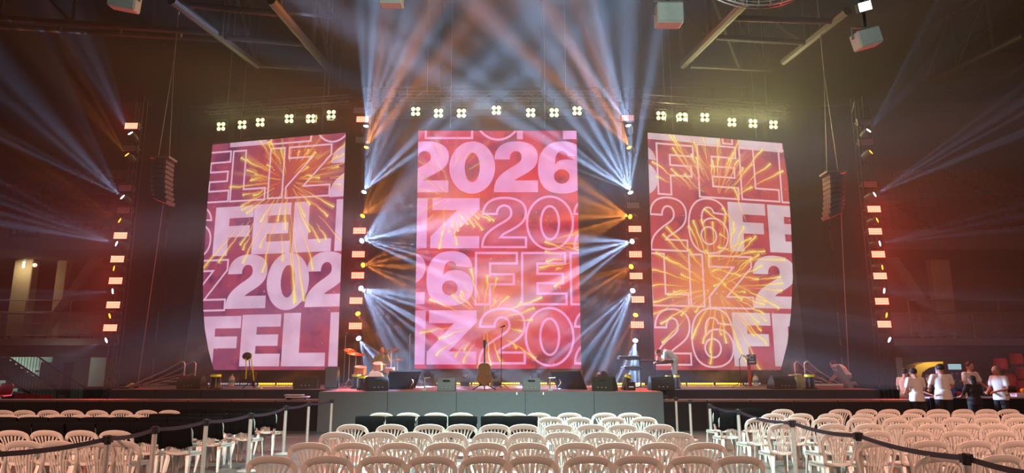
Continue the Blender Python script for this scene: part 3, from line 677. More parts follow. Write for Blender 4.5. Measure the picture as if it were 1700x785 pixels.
def led_screen(nm, label, px_outline, plane, letters, mats, bursts, stroke, seed):
    """plane = (point, unit vector along the screen); everything is laid out in metres on that plane"""
    P0, U = plane; N = Vector((U.y, -U.x, 0)); N = N if N.y < 0 else -N
    def uv(px, py):
        dx = (px - W_PX / 2) / F_PX; dy = -(py - H_PX / 2) / F_PX
        d = Vector((dx, cos(TILT) - dy * sin(TILT), sin(TILT) + dy * cos(TILT))); o = Vector((0, 0, CAM_H))
        k = (P0 - o).dot(N) / d.dot(N); q = o + d * k - P0
        return (q.dot(U), q.z)
    t = thing('led_screen', label, 'LED screen', P0, atan2(U.y, U.x))
    ol = [uv(*p) for p in px_outline]
    if area2(ol) < 0: ol.reverse()
    fr = MB(); ring = inset(ol, -.05); fr.prism(ring, .03, .22); fr.build('cabinet_frame', M_BLACK, t)
    bm = bmesh.new(); gl = bm.loops.layers.color.new('glow')
    def addf(pts, y, mi, cols=None):
        vs = [bm.verts.new((u, y, v)) for u, v in pts]
        try: f = bm.faces.new(vs)
        except ValueError: return
        f.material_index = mi
        if f.normal.y > 0 or True:
            f.normal_update()
            if f.normal.y > 0: f.normal_flip()
        if cols:
            cm = {id(v): c for v, c in zip(vs, cols)}
            for l in f.loops: l[gl] = cm[id(l.vert)]
    addf(ol, 0.0, 0)
    sub = bmesh.new()
    from mathutils.geometry import tessellate_polygon
    def letter(ch, x0, x1, yt, yb, filled):
        (a, b), (c, d) = uv(x0, (yt + yb) / 2), uv(x1, (yt + yb) / 2)
        v1 = (uv(x0, yt)[1] + uv(x1, yt)[1]) / 2; v0 = (uv(x0, yb)[1] + uv(x1, yb)[1]) / 2
        S_ = lambda p: (a + (c - a) * p[0], v0 + (v1 - v0) * p[1])
        loops = [[S_(p) for p in lp] for lp in G[ch]]
        clean = []
        for lp in loops:
            q = [p for i, p in enumerate(lp) if math.hypot(p[0] - lp[i - 1][0], p[1] - lp[i - 1][1]) > 1e-4]; clean.append(q)
        loops = clean
        if filled:
            flat = [p for lp in loops for p in lp]
            for tri in tessellate_polygon([[Vector((p[0], p[1], 0)) for p in lp] for lp in loops]):
                addf([flat[i] for i in tri], -.006, 1)
        else:
            for k, lp in enumerate(loops):
                s_ = 1 if area2(lp) > 0 else -1
                inn = inset(lp, stroke * s_ * (1 if k == 0 else -1))
                for i in range(len(lp)):
                    j = (i + 1) % len(lp); addf([lp[i], lp[j], inn[j], inn[i]], -.009, 2)
    for L in letters: letter(*L)
    rnd = random.Random(seed)
    def ribbon(pts, w0, w1, c0, c1, a0, a1):
        n = len(pts)
        for i in range(n - 1):
            (x, z), (x2, z2) = pts[i], pts[i + 1]; L = math.hypot(x2 - x, z2 - z) or 1; nx, nz = -(z2 - z) / L, (x2 - x) / L
            f0, f1 = i / (n - 1), (i + 1) / (n - 1)
            for sg in (1, -1):
                W0, W1 = (w0 + (w1 - w0) * f0) * sg, (w0 + (w1 - w0) * f1) * sg
                C = lambda f, al: tuple(c0[j] + (c1[j] - c0[j]) * f for j in range(3)) + (al * (a0 + (a1 - a0) * f),)
                addf([(x, z), (x2, z2), (x2 + nx * W1, z2 + nz * W1), (x + nx * W0, z + nz * W0)], -.013 - .002 * (sg > 0), 3, [C(f0, 1), C(f1, 1), C(f1, 0), C(f0, 0)])
    YEL = srgb(255, 240, 150)[:3]; ORA = srgb(255, 178, 92)[:3]; WHI = srgb(255, 225, 215)[:3]; HOT = srgb(255, 250, 205)[:3]
    for (bx, by, r0, r1, n, kind, a_min, a_max) in bursts:
        cu, cv = uv(bx, by); 
        for i in range(n):
            a = R(a_min + (a_max - a_min) * (i + rnd.random() * 1.6) / n); ra = (r0 + rnd.random() * .55 * (r1 - r0)) / 42; rb = ra + (r1 * 1.25 / 42 - ra) * (.2 + .8 * rnd.random())
            m_ = 14; pts = []; jit = 0
            for k in range(m_ + 1):
                r = ra + (rb - ra) * k / m_; jit = jit * .7 + rnd.uniform(-1, 1) * (.035 if kind != 'soft' else .004)
                pts.append((cu + r * cos(a) - jit * sin(a), cv + r * sin(a) + jit * cos(a) - .015 * r * r * (kind == 'jag')))
            if kind == 'soft': ribbon(pts, .03, .16, ORA if i % 2 else YEL, WHI, .5, .0)
            else:
                ribbon(pts, .06, .17, ORA, YEL, .1, .5); ribbon(pts, .016, .055, YEL, HOT, .45, 1.0)
    n_ = len(ol)
    for i in range(n_):
        p, q = ol[i], ol[(i + 1) % n_]
        nx, nz = (q[1] - p[1]), -(q[0] - p[0]); L = math.hypot(nx, nz)
        if L < 1e-6: continue
        bmesh.ops.bisect_plane(bm, geom=bm.verts[:] + bm.edges[:] + bm.faces[:], dist=1e-5, plane_co=(p[0], 0, p[1]), plane_no=(nx / L, 0, nz / L), clear_outer=True)
    me = bpy.data.meshes.new('display'); bm.to_mesh(me); bm.free()
    for m_ in mats: me.materials.append(m_)
    me.materials.append(M_TRAIL)
    o = bpy.data.objects.new('display', me); COL.objects.link(o); o.parent = t
    # hanging bumper bar on top
    zt = max(v for u, v in ol); u0 = min(u for u, v in ol); u1 = max(u for u, v in ol)
    MB().box(((u0 + u1) / 2, .12, zt + .12), (u1 - u0, .12, .1)).build('bumper_bar', M_BLACK, t)
    for f_ in (.2, .8): MB().tube([(u0 + (u1 - u0) * f_, .12, zt + .1), (u0 + (u1 - u0) * f_, .12, 21.95)], .012, 5).build('hoist_chain', M_STEEL, t)
    return t
cP = at(826, 612, 28)
central = [('Z', 706, 786, 145, 231, 0), ('0', 786, 868, 145, 231, 0), ('F', 858, 884, 145, 231, 1), ('L', 934, 1010, 145, 231, 1),
 ('2', 664, 745, 237, 319, 1), ('0', 746, 822, 237, 319, 1), ('2', 820, 893, 237, 319, 1), ('6', 893, 972, 237, 319, 1),
 ('I', 680, 709, 329, 412, 1), ('Z', 715, 796, 329, 412, 1), ('2', 799, 875, 329, 412, 0), ('0', 873, 953, 327, 413, 0), ('2', 951, 1025, 329, 412, 0),
 ('2', 630, 706, 420, 505, 1), ('6', 708, 786, 419, 505, 1), ('F', 788, 860, 418, 507, 0), ('E', 865, 942, 418, 507, 0), ('L', 946, 1020, 418, 507, 0),
 ('I', 676, 706, 515, 605, 1), ('Z', 709, 791, 515, 605, 1), ('2', 794, 873, 513, 605, 0), ('0', 871, 954, 512, 606, 0), ('2', 952, 1030, 513, 605, 0)]
scr = lambda u, v: (u, v)
led_screen('centre', 'tall centre LED screen showing pink 2026 and FELIZ lettering over fireworks', [(688, 612), (965, 612), (957, 217), (694.5, 217)], (cP, Vector((1, 0, 0))), central,
  screen_mats('centre', (218, 36, 74), (188, 30, 74), (136, 24, 66), (248, 172, 234), (252, 162, 220), [(-1.9, 6.6, 2.2, (250, 120, 80), .75), (0.2, 2.6, 3.0, (250, 140, 90), .6), (2.9, 4.0, 1.6, (240, 90, 70), .6)]),
  [(748, 327, 8, 75, 16, 'soft', 100, 260), (745, 320, 30, 85, 14, 'jag', 255, 330), (748, 300, 20, 95, 12, 'soft', 20, 160), (805, 535, 14, 90, 26, 'jag', 0, 360), (800, 520, 10, 70, 14, 'soft', 30, 150), (905, 400, 10, 70, 5, 'jag', -25, 20), (975, 430, 20, 80, 6, 'jag', 150, 215)], .095, 3)
# side screens stand back at their outer edges
def side_plane(pin, pout):
    a = at(pin[0], pin[1], 28.05); b = at(pout[0], pout[1], 29.45); a.z = 0; b.z = 0; return a, b
aL, bL = side_plane((560, 614), (340, 614)); UL = (aL - bL).normalized(); PL = Vector((bL.x, bL.y, at(450, 614, 28.7).z))
left = [('F', 300, 385, 150, 246, 0), ('I', 386, 446, 150, 242, 1), ('Z', 452, 520, 150, 238, 0), ('0', 522, 590, 150, 234, 0),
 ('E', 330, 383, 252, 337, 0), ('L', 384, 443, 248, 334, 0), ('I', 446, 472, 245, 330, 0), ('Z', 475, 550, 241, 328, 0), ('2', 549, 620, 240, 325, 1),
 ('6', 296, 352, 345, 428, 0), ('F', 356, 419, 343, 424, 1), ('E', 420, 483, 338, 421, 1), ('L', 487, 551, 334, 418, 1), ('I', 557, 590, 330, 416, 1),
 ('Z', 318, 377, 431, 517, 0), ('2', 377, 443, 425, 512, 1), ('0', 443, 513, 422, 512, 1), ('2', 508, 575, 420, 509, 1),
 ('F', 330, 398, 525, 610, 1), ('E', 400, 466, 522, 608, 1), ('L', 469, 541, 519, 608, 1), ('I', 547, 580, 518, 608, 1)]
led_screen('left', 'left LED screen with rounded outer side showing mauve FELIZ and 202 lettering', [(574, 220), (560, 614), (355, 614), (346, 580), (340, 545), (337.5, 510), (337, 478), (339, 420), (345, 330), (353, 240)], (PL, UL), left,
  screen_mats('left', (146, 66, 104), (170, 70, 100), (108, 46, 88), (240, 202, 232), (244, 198, 226), [(3.2, 8.4, 3.2, (206, 88, 66), .7), (3.6, 5.6, 2.2, (220, 140, 90), .45), (4.6, 9.0, 1.6, (232, 120, 70), .4)]),
  [(478, 300, 10, 120, 60, 'soft', 0, 360), (478, 300, 8, 90, 22, 'jag', 0, 360), (485, 305, 40, 110, 9, 'jag', 120, 200), (472, 300, 60, 175, 16, 'jag', 215, 325), (500, 300, 50, 110, 10, 'jag', -20, 40)], .08, 5)
aR, bR = side_plane((1087, 614), (1297, 614)); UR = (bR - aR).normalized(); PR = Vector((aR.x, aR.y, at(1190, 614, 28.7).z))
right = [('L', 1060, 1192, 118, 235, 1), ('I', 1196, 1214, 150, 240, 0), ('L', 1222, 1294, 120, 250, 1), ('I', 1297, 1330, 150, 252, 0),
 ('6', 1020, 1091, 240, 322, 1), ('F', 1090, 1153, 239, 325, 0), ('E', 1158, 1225, 241, 330, 0), ('L', 1228, 1292, 246, 334, 0), ('I', 1294, 1330, 250, 338, 0),
 ('2', 1078, 1141, 329, 417, 0), ('6', 1142, 1209, 331, 419, 0), ('F', 1210, 1272, 337, 418, 1), ('E', 1276, 1345, 342, 420, 1),
 ('L', 1080, 1143, 420, 509, 0), ('I', 1144, 1169, 421, 510, 0), ('Z', 1175, 1250, 424, 513, 0), ('2', 1250, 1322, 427, 512, 1),
 ('2', 1086, 1147, 514, 607, 0), ('6', 1147, 1218, 513, 608, 0), ('F', 1217, 1281, 519, 608, 1), ('E', 1284, 1350, 521, 608, 1)]
led_screen('right', 'right LED screen with rounded outer side showing salmon FELIZ and 26 lettering', [(1087, 614), (1296, 614), (1307, 570), (1313, 520), (1316, 460), (1313, 370), (1308, 300), (1299, 238), (1075, 220)], (PR, UR), right,
  screen_mats('right', (196, 78, 82), (180, 70, 86), (142, 58, 86), (232, 214, 222), (246, 200, 208), [(2.6, 3.4, 3.2, (244, 158, 92), .75), (2.4, 9.6, 2.2, (208, 110, 80), .45)]),
  [(1190, 480, 10, 110, 40, 'soft', 0, 360), (1190, 330, 8, 110, 26, 'soft', 20, 160), (1188, 350, 40, 150, 26, 'jag', 30, 150), (1190, 480, 20, 130, 52, 'jag', 0, 360), (1188, 300, 20, 110, 16, 'soft', 20, 160), (1160, 440, 20, 150, 10, 'jag', -50, 30), (1260, 430, 40, 120, 8, 'jag', 100, 220)], .08, 9)
# ------------------------------------------------------------ light columns and rigs
M_FRAME = mat('fixture_frame', (96, 92, 94), .5, .3)
M_STROBE = mat('strobe_face_lit', (255, 60, 50), .5, emit=(1.0, .13, .08), strength=6, sample=False)
M_STROBE_DIM = mat('strobe_face_dim', (190, 120, 110), .5, emit=(.9, .35, .3), strength=.7, sample=False)
M_HEADW = mat('lens_white_lit', (220, 235, 255), .3, emit=(.75, .87, 1.0), strength=14, sample=False)
M_HEADO = mat('lens_amber_lit', (255, 160, 30), .3, emit=(1.0, .36, .03), strength=4, sample=False)
M_AMBERP = mat('blinder_lamp_lit', (255, 255, 190), .3, emit=(1.0, 1.0, .42), strength=2.2, sample=False)
def strobe_proto(nm, mface):
    t = thing('strobe_panel', nm, 'strobe light')
    MB().box((0, .07, 0), (.56, .14, .3)).build('housing', M_BLACK, t, bevel=.01)
    f = MB()
    for i in range(6):
        for j in range(3): f.box((-.205 + i * .082, -.006, -.082 + j * .082), (.07, .012, .07))
    f.build('lamp_face', mface, t)
    y = MB(); y.tube([(-.3, .07, 0), (-.3, .2, 0), (.3, .2, 0), (.3, .07, 0)], .02, 6); y.build('yoke', M_FRAME, t)
    return t
def head_proto(nm, ml):
    t = thing('moving_head', nm, 'moving light')
    h = MB(); h.lathe([(.05, .22), (.13, .17), (.155, .02), (.15, -.14), (.125, -.16)], (0, 0, 0), 18, (0, 0, 0)); h.build('head', M_BPLAS, t)
    MB().lathe([(.0001, -.165), (.09, -.163), (.118, -.15)], (0, 0, 0), 18).build('lens', ml, t)
    return t
COLN = {'IL': 'inner left', 'IR': 'inner right', 'OL': 'outer left', 'OR': 'outer right'}
def colx(c):
    ps = [at(h[1], h[2], col_y(c)).x for h in HEADS if h[0] == c]; return sum(ps) / len(ps)
for c in COLN:
    x = colx(c); y = col_y(c)
    t = thing('light_tower', 'tall dark truss tower carrying the %s column of lights' % COLN[c], 'truss tower', (x, y + .42, 1.075 if c[0] == 'I' else 0), group='light towers')
    z1 = 13.1 if c[0] == 'I' else 12.2; z1 -= t.location.z
    mb = MB()
    for sx in (-.15, .15):
        for sy in (-.15, .15): mb.tube([(sx, sy, 0), (sx, sy, z1)], .025, 6)
    mb.build('uprights', M_BLACK, t)
    br = MB(); n = int(z1 / .4)
    for i in range(n):
        s_ = -1 if i % 2 else 1
        br.tube([(-.15 * s_, -.15, i * .4), (.15 * s_, -.15, i * .4 + .4)], .012, 5); br.tube([(-.15, -.15 * s_, i * .4), (-.15, .15 * s_, i * .4 + .4)], .012, 5)
    br.build('bracing', M_BLACK, t)
    MB().box((0, 0, .03), (.9, .9, .06)).build('base_plate', M_BLACK, t)
sp = {}
cnt = {}
for c, px, py, s_ in PANELS:
    k = 'lit' if s_ >= .3 else ('dim' if s_ else 'off'); cnt[(c, k)] = cnt.get((c, k), 0) + 1
    if k not in sp:
        sp[k] = strobe_proto('x', {'lit': M_STROBE, 'dim': M_STROBE_DIM, 'off': mat('strobe_face_unlit', (120, 104, 104), .35, 0, .1)}[k]); o = sp[k]
    else: o = copy_tree(sp[k])
    o.location = at(px, py, col_y(c)); o.rotation_euler = (R(-4), 0, 0)
    tot = len([1 for q in PANELS if q[0] == c and ('lit' if q[3] >= .3 else ('dim' if q[3] else 'off')) == k])
    o['label'] = {'lit': 'red glowing strobe panel, %s from the top on the %s light column', 'dim': '%s faintly lit red strobe panel on the %s light column', 'off': 'unlit grey strobe panel, %s from the top on the %s light column'}[k] % (ORD[cnt[(c, k)]], COLN[c])
    o['group'] = {'lit': 'red strobe panels', 'dim': 'red strobe panels', 'off': 'unlit strobe panels'}[k] + ' on the %s column' % COLN[c]
hp = {}; cnt = {}
for c, px, py, k, ang, half, pw in HEADS:
    cnt[(c, k)] = cnt.get((c, k), 0) + 1
    if k not in hp: hp[k] = head_proto('x', M_HEADW if k == 'W' else M_HEADO); o = hp[k]
    else: o = copy_tree(hp[k])
    a = R(ang); o.location = at(px, py, col_y(c)) + Vector((-cos(a) * .04, .05, -sin(a) * .04))
    d = Vector((cos(a) * .8, -.75, sin(a) * .8)).normalized()
    o.rotation_euler = (-d).to_track_quat('Z', 'Y').to_euler()
    o['label'] = ('blue white moving light, %s of its colour from top, %s light column' if k == 'W' else 'amber moving light, %s of its colour from top, %s light column') % (ORD[cnt[(c, k)]], COLN[c])
    o['group'] = '%s moving lights on the %s column' % ('white' if k == 'W' else 'amber', COLN[c])
# blinders on curved trusses above each screen
def blY(px): return 26.9 + max(0, abs(px - 826) - 250) / 230 * 1.2
bp = thing('blinder_light', 'x', 'blinder light')
MB().box((0, .06, 0), (.42, .12, .42)).build('housing', M_BLACK, bp, bevel=.02)
for i in (-1, 1):
    for j in (-1, 1): MB().lathe([(.0001, -.03), (.05, -.025), (.082, 0), (.085, .02)], (i * .1, -.01, j * .1), 16, (-pi / 2, 0, 0)).build('lamp', M_AMBERP, bp)
y = MB(); y.tube([(-.24, .06, 0), (-.24, .06, .3), (.24, .06, .3), (.24, .06, 0)], .018, 6); y.build('yoke', M_FRAME, bp)
rows = [('left', BLINDERS[:6]), ('centre', BLINDERS[6:13]), ('right', BLINDERS[13:])]
first = True
for nm, lst in rows:
    pts = []
    for i, (px, py) in enumerate(lst):
        o = bp if first else copy_tree(bp); first = False
        o.location = at(px, py, blY(px)); o.rotation_euler = (R(6), 0, R((px - 826) * .01))
        o['label'] = 'lit yellow four lamp blinder above the %s screen, %s from the left' % (nm, ORD[i + 1]); o['group'] = 'blinders above the %s screen' % nm
        pts.append(Vector(o.location) + Vector((0, .06, .33)))
    a, b = pts[0], pts[-1]; d = (b - a).normalized(); a = a - d * .8; b = b + d * .8
    zz = max(p.z for p in pts) + .16; a.z = b.z = zz
    L = (b - a).length
    t = thing('truss_bar', 'black box truss carrying the blinders above the %s screen' % nm, 'lighting truss', a, atan2(d.y, d.x), group='lighting trusses above the screens')
    m1 = MB()
    for sy in (-.15, .15):
        for z in (0, .3): m1.tube([(0, sy, z), (L, sy, z)], .025, 6)
    m1.build('chords', M_FRAME, t)
    m2 = MB(); n = int(L / .35)
    for i in range(n):
        s_ = i % 2; m2.tube([(i * L / n, -.15, .3 * s_), ((i + 1) * L / n, -.15, .3 * (1 - s_))], .012, 5); m2.tube([(i * L / n, -.15 if s_ else .15, 0), ((i + 1) * L / n, .15 if s_ else -.15, 0)], .012, 5)
    m2.build('lacing', M_FRAME, t)
    for u in (.15, .85): MB().tube([(L * u, 0, .3), (L * u, 0, 21.95 - a.z)], .015, 6).build('hoist_chain', M_STEEL, t)
    m3 = MB()
    for p in pts:
        q = p - a; u = q.dot(d); m3.tube([(u, 0, .0), (u, -.02, q.z - .03)], .02, 6)
    m3.build('clamps', M_BLACK, t)
# line arrays
def line_array(label, px, y0, y1, Y, cx_px, sgn, dim):
    a = at(px, y0, Y); b = at(px, y1, Y); H = a.z - b.z
    t = thing('line_array', label, 'loudspeaker array', a, group='hanging loudspeaker arrays')
    n = 9; h = H / n; ang = 0; x = 0; z = 0
    for i in range(n):
        ang = .03 + .05 * i * i / n
        bx = MB(); th = ang * sgn
        poly = [(-.26, h * .44), (.26, h * .38), (.26, -h * .38), (-.26, -h * .44)]
        bx.prism(poly, -.3, .3); me_o = bx.build('speaker_box', dim, t, bevel=.01)
        me_o.location = (x + sgn * .0, 0, z - h / 2); me_o.rotation_euler = (0, th, 0)
        g = MB(); g.box((0, -.31, 0), (.44, .015, h * .7)); g.build('grille', M_FRAME, me_o)
        z -= h * cos(ang); x += -sgn * h * sin(ang) * -1
    MB().box((0, 0, .08), (.7, .6, .07)).build('flying_frame', M_STEEL, t)
    m_ = MB(); m_.tube([(-.2, 0, .1), (.02, 0, 4.0)], .012, 5); m_.tube([(.2, 0, .1), (.02, 0, 4.0)], .012, 5); m_.tube([(.02, 0, 4.0), (.02, 0, 21.95 - a.z)], .02, 5)
    m_.build('hoist_chain', M_STEEL, t)
    m_ = MB(); m_.tube([(.25 * 1, 0, -.1), (.15, .0, -H - .1), (-.1, 0, 1.2 - a.z)], .012, 5); m_.build('cable', M_STEEL, t)
M_ARR = mat('array_grey', (104, 98, 98), .6, 0, .1)
line_array('grey curved loudspeaker array hanging left of the left screen', 271, 268, 338, 23.5, 271, 1, M_ARR)
line_array('dark curved loudspeaker array hanging right of the right screen', 1383, 292, 362, 23.5, 1383, -1, M_ARR)
# LED battens on the stage floor
M_BATON = mat('batten_amber_lit', (255, 200, 40), .4, emit=(1.0, .62, .06), strength=2.6, sample=False)
M_BATOFF = mat('batten_unlit_glow', (170, 180, 200), .4, emit=(.6, .65, .8), strength=.5, sample=False)  # unlit white battens, given a faint glow of their own
def batten(label, x0, x1, Y, lit, grp):
    a = at(x0, 634, Y).x; b = at(x1, 634, Y).x; L = b - a
    t = thing('led_batten', label, 'light batten', ((a + b) / 2, Y, STAGE_Z), group=grp)
    MB().box((0, 0, .05), (L, .1, .1)).build('housing', M_BLACK, t, bevel=.01)
    n = max(6, int(L / .085)); m_ = MB()
    for i in range(n): m_.box((-L / 2 + (i + .5) * L / n, -.056, .065), (L / n * .72, .014, .06))
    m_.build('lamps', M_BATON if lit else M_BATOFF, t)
    if lit: add_light('batten_lamp', 'AREA', ((a + b) / 2, Y - .12, STAGE_Z + .1), (1, .55, .1), 4 * L, ((a + b) / 2, Y - 1, STAGE_Z + .15), size=L, size_y=.06)
k = 0
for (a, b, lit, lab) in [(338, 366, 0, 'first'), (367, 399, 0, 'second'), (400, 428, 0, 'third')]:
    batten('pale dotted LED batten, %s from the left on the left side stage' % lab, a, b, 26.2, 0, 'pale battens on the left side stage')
for (a, b, lab) in [(430, 458, 'left'), (460, 487, 'right')]:
    batten('amber lit LED batten, the %s of the two on the left side stage' % lab, a, b, 26.2, 1, 'amber battens on the left side stage')
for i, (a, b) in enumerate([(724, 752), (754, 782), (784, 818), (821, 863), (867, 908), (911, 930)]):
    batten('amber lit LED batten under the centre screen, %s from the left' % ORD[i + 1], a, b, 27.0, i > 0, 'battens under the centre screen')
for i, (a, b) in enumerate([(1020, 1047), (1049, 1070)]):
    batten('short amber LED batten behind the keyboard rig, %s' % ('left one' if i == 0 else 'right one'), a, b, 26.0, 1, 'battens behind the keyboard rig')
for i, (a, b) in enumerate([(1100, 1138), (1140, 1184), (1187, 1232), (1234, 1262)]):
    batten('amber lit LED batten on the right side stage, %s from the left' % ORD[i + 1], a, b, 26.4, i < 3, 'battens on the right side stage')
# ------------------------------------------------------------ white slatted plastic chairs
def chair_back_y(z, x=0):      # the back leans away from the stage and is slightly dished
    return -.19 - max(0, z - .43) * .26 + .05 * (1 - min(1, (x / .23) ** 2)) * -1 * .35
def chair_meshes():
    Y = chair_back_y
    b = MB()
    # crest rail and stiles as one arch, thick at the crest
    path = [(-.175, .44), (-.19, .52), (-.215, .62), (-.228, .70), (-.222, .76), (-.19, .805), (-.13, .83), (-.065, .84), (0, .843), (.065, .84), (.13, .83), (.19, .805), (.222, .76), (.228, .70), (.215, .62), (.19, .52), (.175, .44)]
    hw = [.022, .019, .017, .018, .024, .032, .036, .037, .037, .037, .036, .032, .024, .018, .017, .019, .022]
    def cat(a, k=3):
        out = []
        for i in range(len(a) - 1):
            p0, p1, p2, p3 = a[max(0, i - 1)], a[i], a[i + 1], a[min(len(a) - 1, i + 2)]
            for j in range(k):
                t = j / k; out.append(tuple(.5 * (2 * q1 + (q2 - q0) * t + (2 * q0 - 5 * q1 + 4 * q2 - q3) * t * t + (3 * q1 - q0 - 3 * q2 + q3) * t ** 3) for q0, q1, q2, q3 in zip(p0, p1, p2, p3)))
        return out + [tuple(a[-1])]
    b.strip(cat(path), [q[0] for q in cat([(h_,) for h_ in hw])], .022, Y)
    for i in range(7):
        u = (i - 3) / 3
        pts = [(u * .085, .42), (u * .088, .52), (u * .10, .62), (u * .125, .71), (u * .165, .80 - .015 * u * u)]
        b.strip(pts, [.011, .0095, .009, .010, .014], .012, Y)
    b.strip([(-.175, .445), (-.09, .43), (0, .425), (.09, .43), (.175, .445)], .02, .02, Y)
    back = b.mesh('backrest', M_WHITE, .003, 40)
    s = MB(); vs = []; n = 14; rows = 8
    for j in range(rows + 1):
        v = j / rows; y = -.19 + .42 * v; hw_ = .185 + .035 * v - (.02 if j == rows else 0)
        for i in range(n + 1):
            u = -1 + 2 * i / n; z = .425 + .02 * u * u - .012 * sin(pi * v) - (.02 if j == rows else 0)
            vs.append((u * hw_, y, z))
    vs2 = [(x, y, z - .018) for x, y, z in vs]; N = (rows + 1) * (n + 1); fs = []
    for j in range(rows):
        for i in range(n):
            a = j * (n + 1) + i; fs.append((a, a + 1, a + n + 2, a + n + 1)); fs.append((N + a, N + a + n + 1, N + a + n + 2, N + a + 1))
    for i in range(n): fs.append((i, N + i, N + i + 1, i + 1)); a = rows * (n + 1) + i; fs.append((a, a + 1, N + a + 1, N + a))
    for j in range(rows):
        a = j * (n + 1); fs.append((a, a + n + 1, N + a + n + 1, N + a)); a += n; fs.append((a, N + a, N + a + n + 1, a + n + 1))
    s.add(vs + vs2, fs)
    for sx in (-1, 1): s.add([(sx * .18, -.19, .42), (sx * .215, .22, .42), (sx * .215, .22, .375), (sx * .18, -.19, .385), (sx * .172, -.19, .42), (sx * .207, .22, .42), (sx * .207, .22, .375), (sx * .172, -.19, .385)], [(0, 1, 2, 3), (7, 6, 5, 4), (0, 3, 7, 4), (1, 5, 6, 2), (3, 2, 6, 7), (0, 4, 5, 1)])
    s.box((0, .225, .40), (.41, .012, .05))
    seat = s.mesh('seat', M_WHITE, 0, 50)
    legs = []
    for sx, sy in ((-1, -1), (1, -1), (-1, 1), (1, 1)):
        l = MB(); x0, y0 = sx * (.178 if sy < 0 else .205), (-.185 if sy < 0 else .205); x1, y1 = sx * (.205 if sy < 0 else .225), (-.265 if sy < 0 else .25)
        def sec(x, y, z, w):
            return [(x, y, z), (x - sx * w, y, z), (x - sx * w, y - sy * .010, z), (x - sx * .010, y - sy * .010, z), (x - sx * .010, y - sy * w, z), (x, y - sy * w, z)]
        vs = sec(x0, y0, .425, .055) + sec((x0 + x1) / 2, (y0 + y1) / 2, .21, .043) + sec(x1, y1, 0, .032)
        fs = []
        for r in range(2):
            for i in range(6): fs.append((r * 6 + i, r * 6 + (i + 1) % 6, (r + 1) * 6 + (i + 1) % 6, (r + 1) * 6 + i))
        fs += [(0, 1, 2, 3), (0, 3, 4, 5), (12, 15, 14, 13), (12, 17, 16, 15)]
        legs.append(l.add(vs, fs).mesh('leg', M_WHITE, .002, 40))
    return back, seat, legs
_cb, _cs, _cl = chair_meshes()
def chair(loc, rz, label, group):
    t = thing('plastic_chair', label, 'chair', loc, rz, group)
    for nm, me in (('backrest', _cb), ('seat', _cs), ('leg', _cl[0]), ('leg', _cl[1]), ('leg', _cl[2]), ('leg', _cl[3])):
        o = bpy.data.objects.new(nm, me); COL.objects.link(o); o.parent = t
    return t
def cover_mesh(seed, drop=.56, w=.5):
    """black cloth laid over a chair back"""
    rnd = random.Random(seed); n = 14; prof = []
    b = MB(); vs = []
    ring = []
    for side, zs in ((-1, (drop, .64, .72, .80, .875, .897)), (1, (.897, .875, .80, .68))):
        for z in zs: ring.append((side, z))
    for i in range(n + 1):
        u = -1 + 2 * i / n
        for side, z in ring:
            crest = .012 * u ** 4
            zz = z - (crest if z > .8 else 0) + (rnd.uniform(-.008, .008) if z < .6 else 0)
            if z <= drop: zz += .02 * sin(u * 5 + seed)
            yc = chair_back_y(min(z, .85))
            fold = .012 * sin(u * 11 + seed + z * 3) * (1 if z < .8 else .3)
            vs.append((u * w / 2 * (1 + .04 * (z < .6)), yc + side * ((.034 if z < .88 else .018) + .02 * (.9 - z)) + fold, zz))
    m_ = len(ring); fs = []
    for i in range(n):
        for j in range(m_ - 1): a = i * m_ + j; fs.append((a, a + m_, a + m_ + 1, a + 1))
    vs2 = []
    for k, (x, y, z) in enumerate(vs):
        side = ring[k % m_][0]; vs2.append((x * .985, y - side * .008, z - .008))
    N = len(vs); fs += [tuple(N + q for q in reversed(f)) for f in fs]
    for i in range(n): fs.append((i * m_, N + i * m_, N + (i + 1) * m_, (i + 1) * m_)); a = i * m_ + m_ - 1; fs.append((a, a + m_, N + a + m_, N + a))
    for j in range(m_ - 1): fs.append((j, j + 1, N + j + 1, N + j)); a = n * m_ + j; fs.append((a, N + a, N + a + 1, a + 1))
    b.add(vs + vs2, fs); return b.mesh('cloth_cover', M_CLOTH, 0, 60)
_covers = [cover_mesh(i, [.57, .55, .59, .53][i]) for i in range(4)]
rnd = random.Random(11)
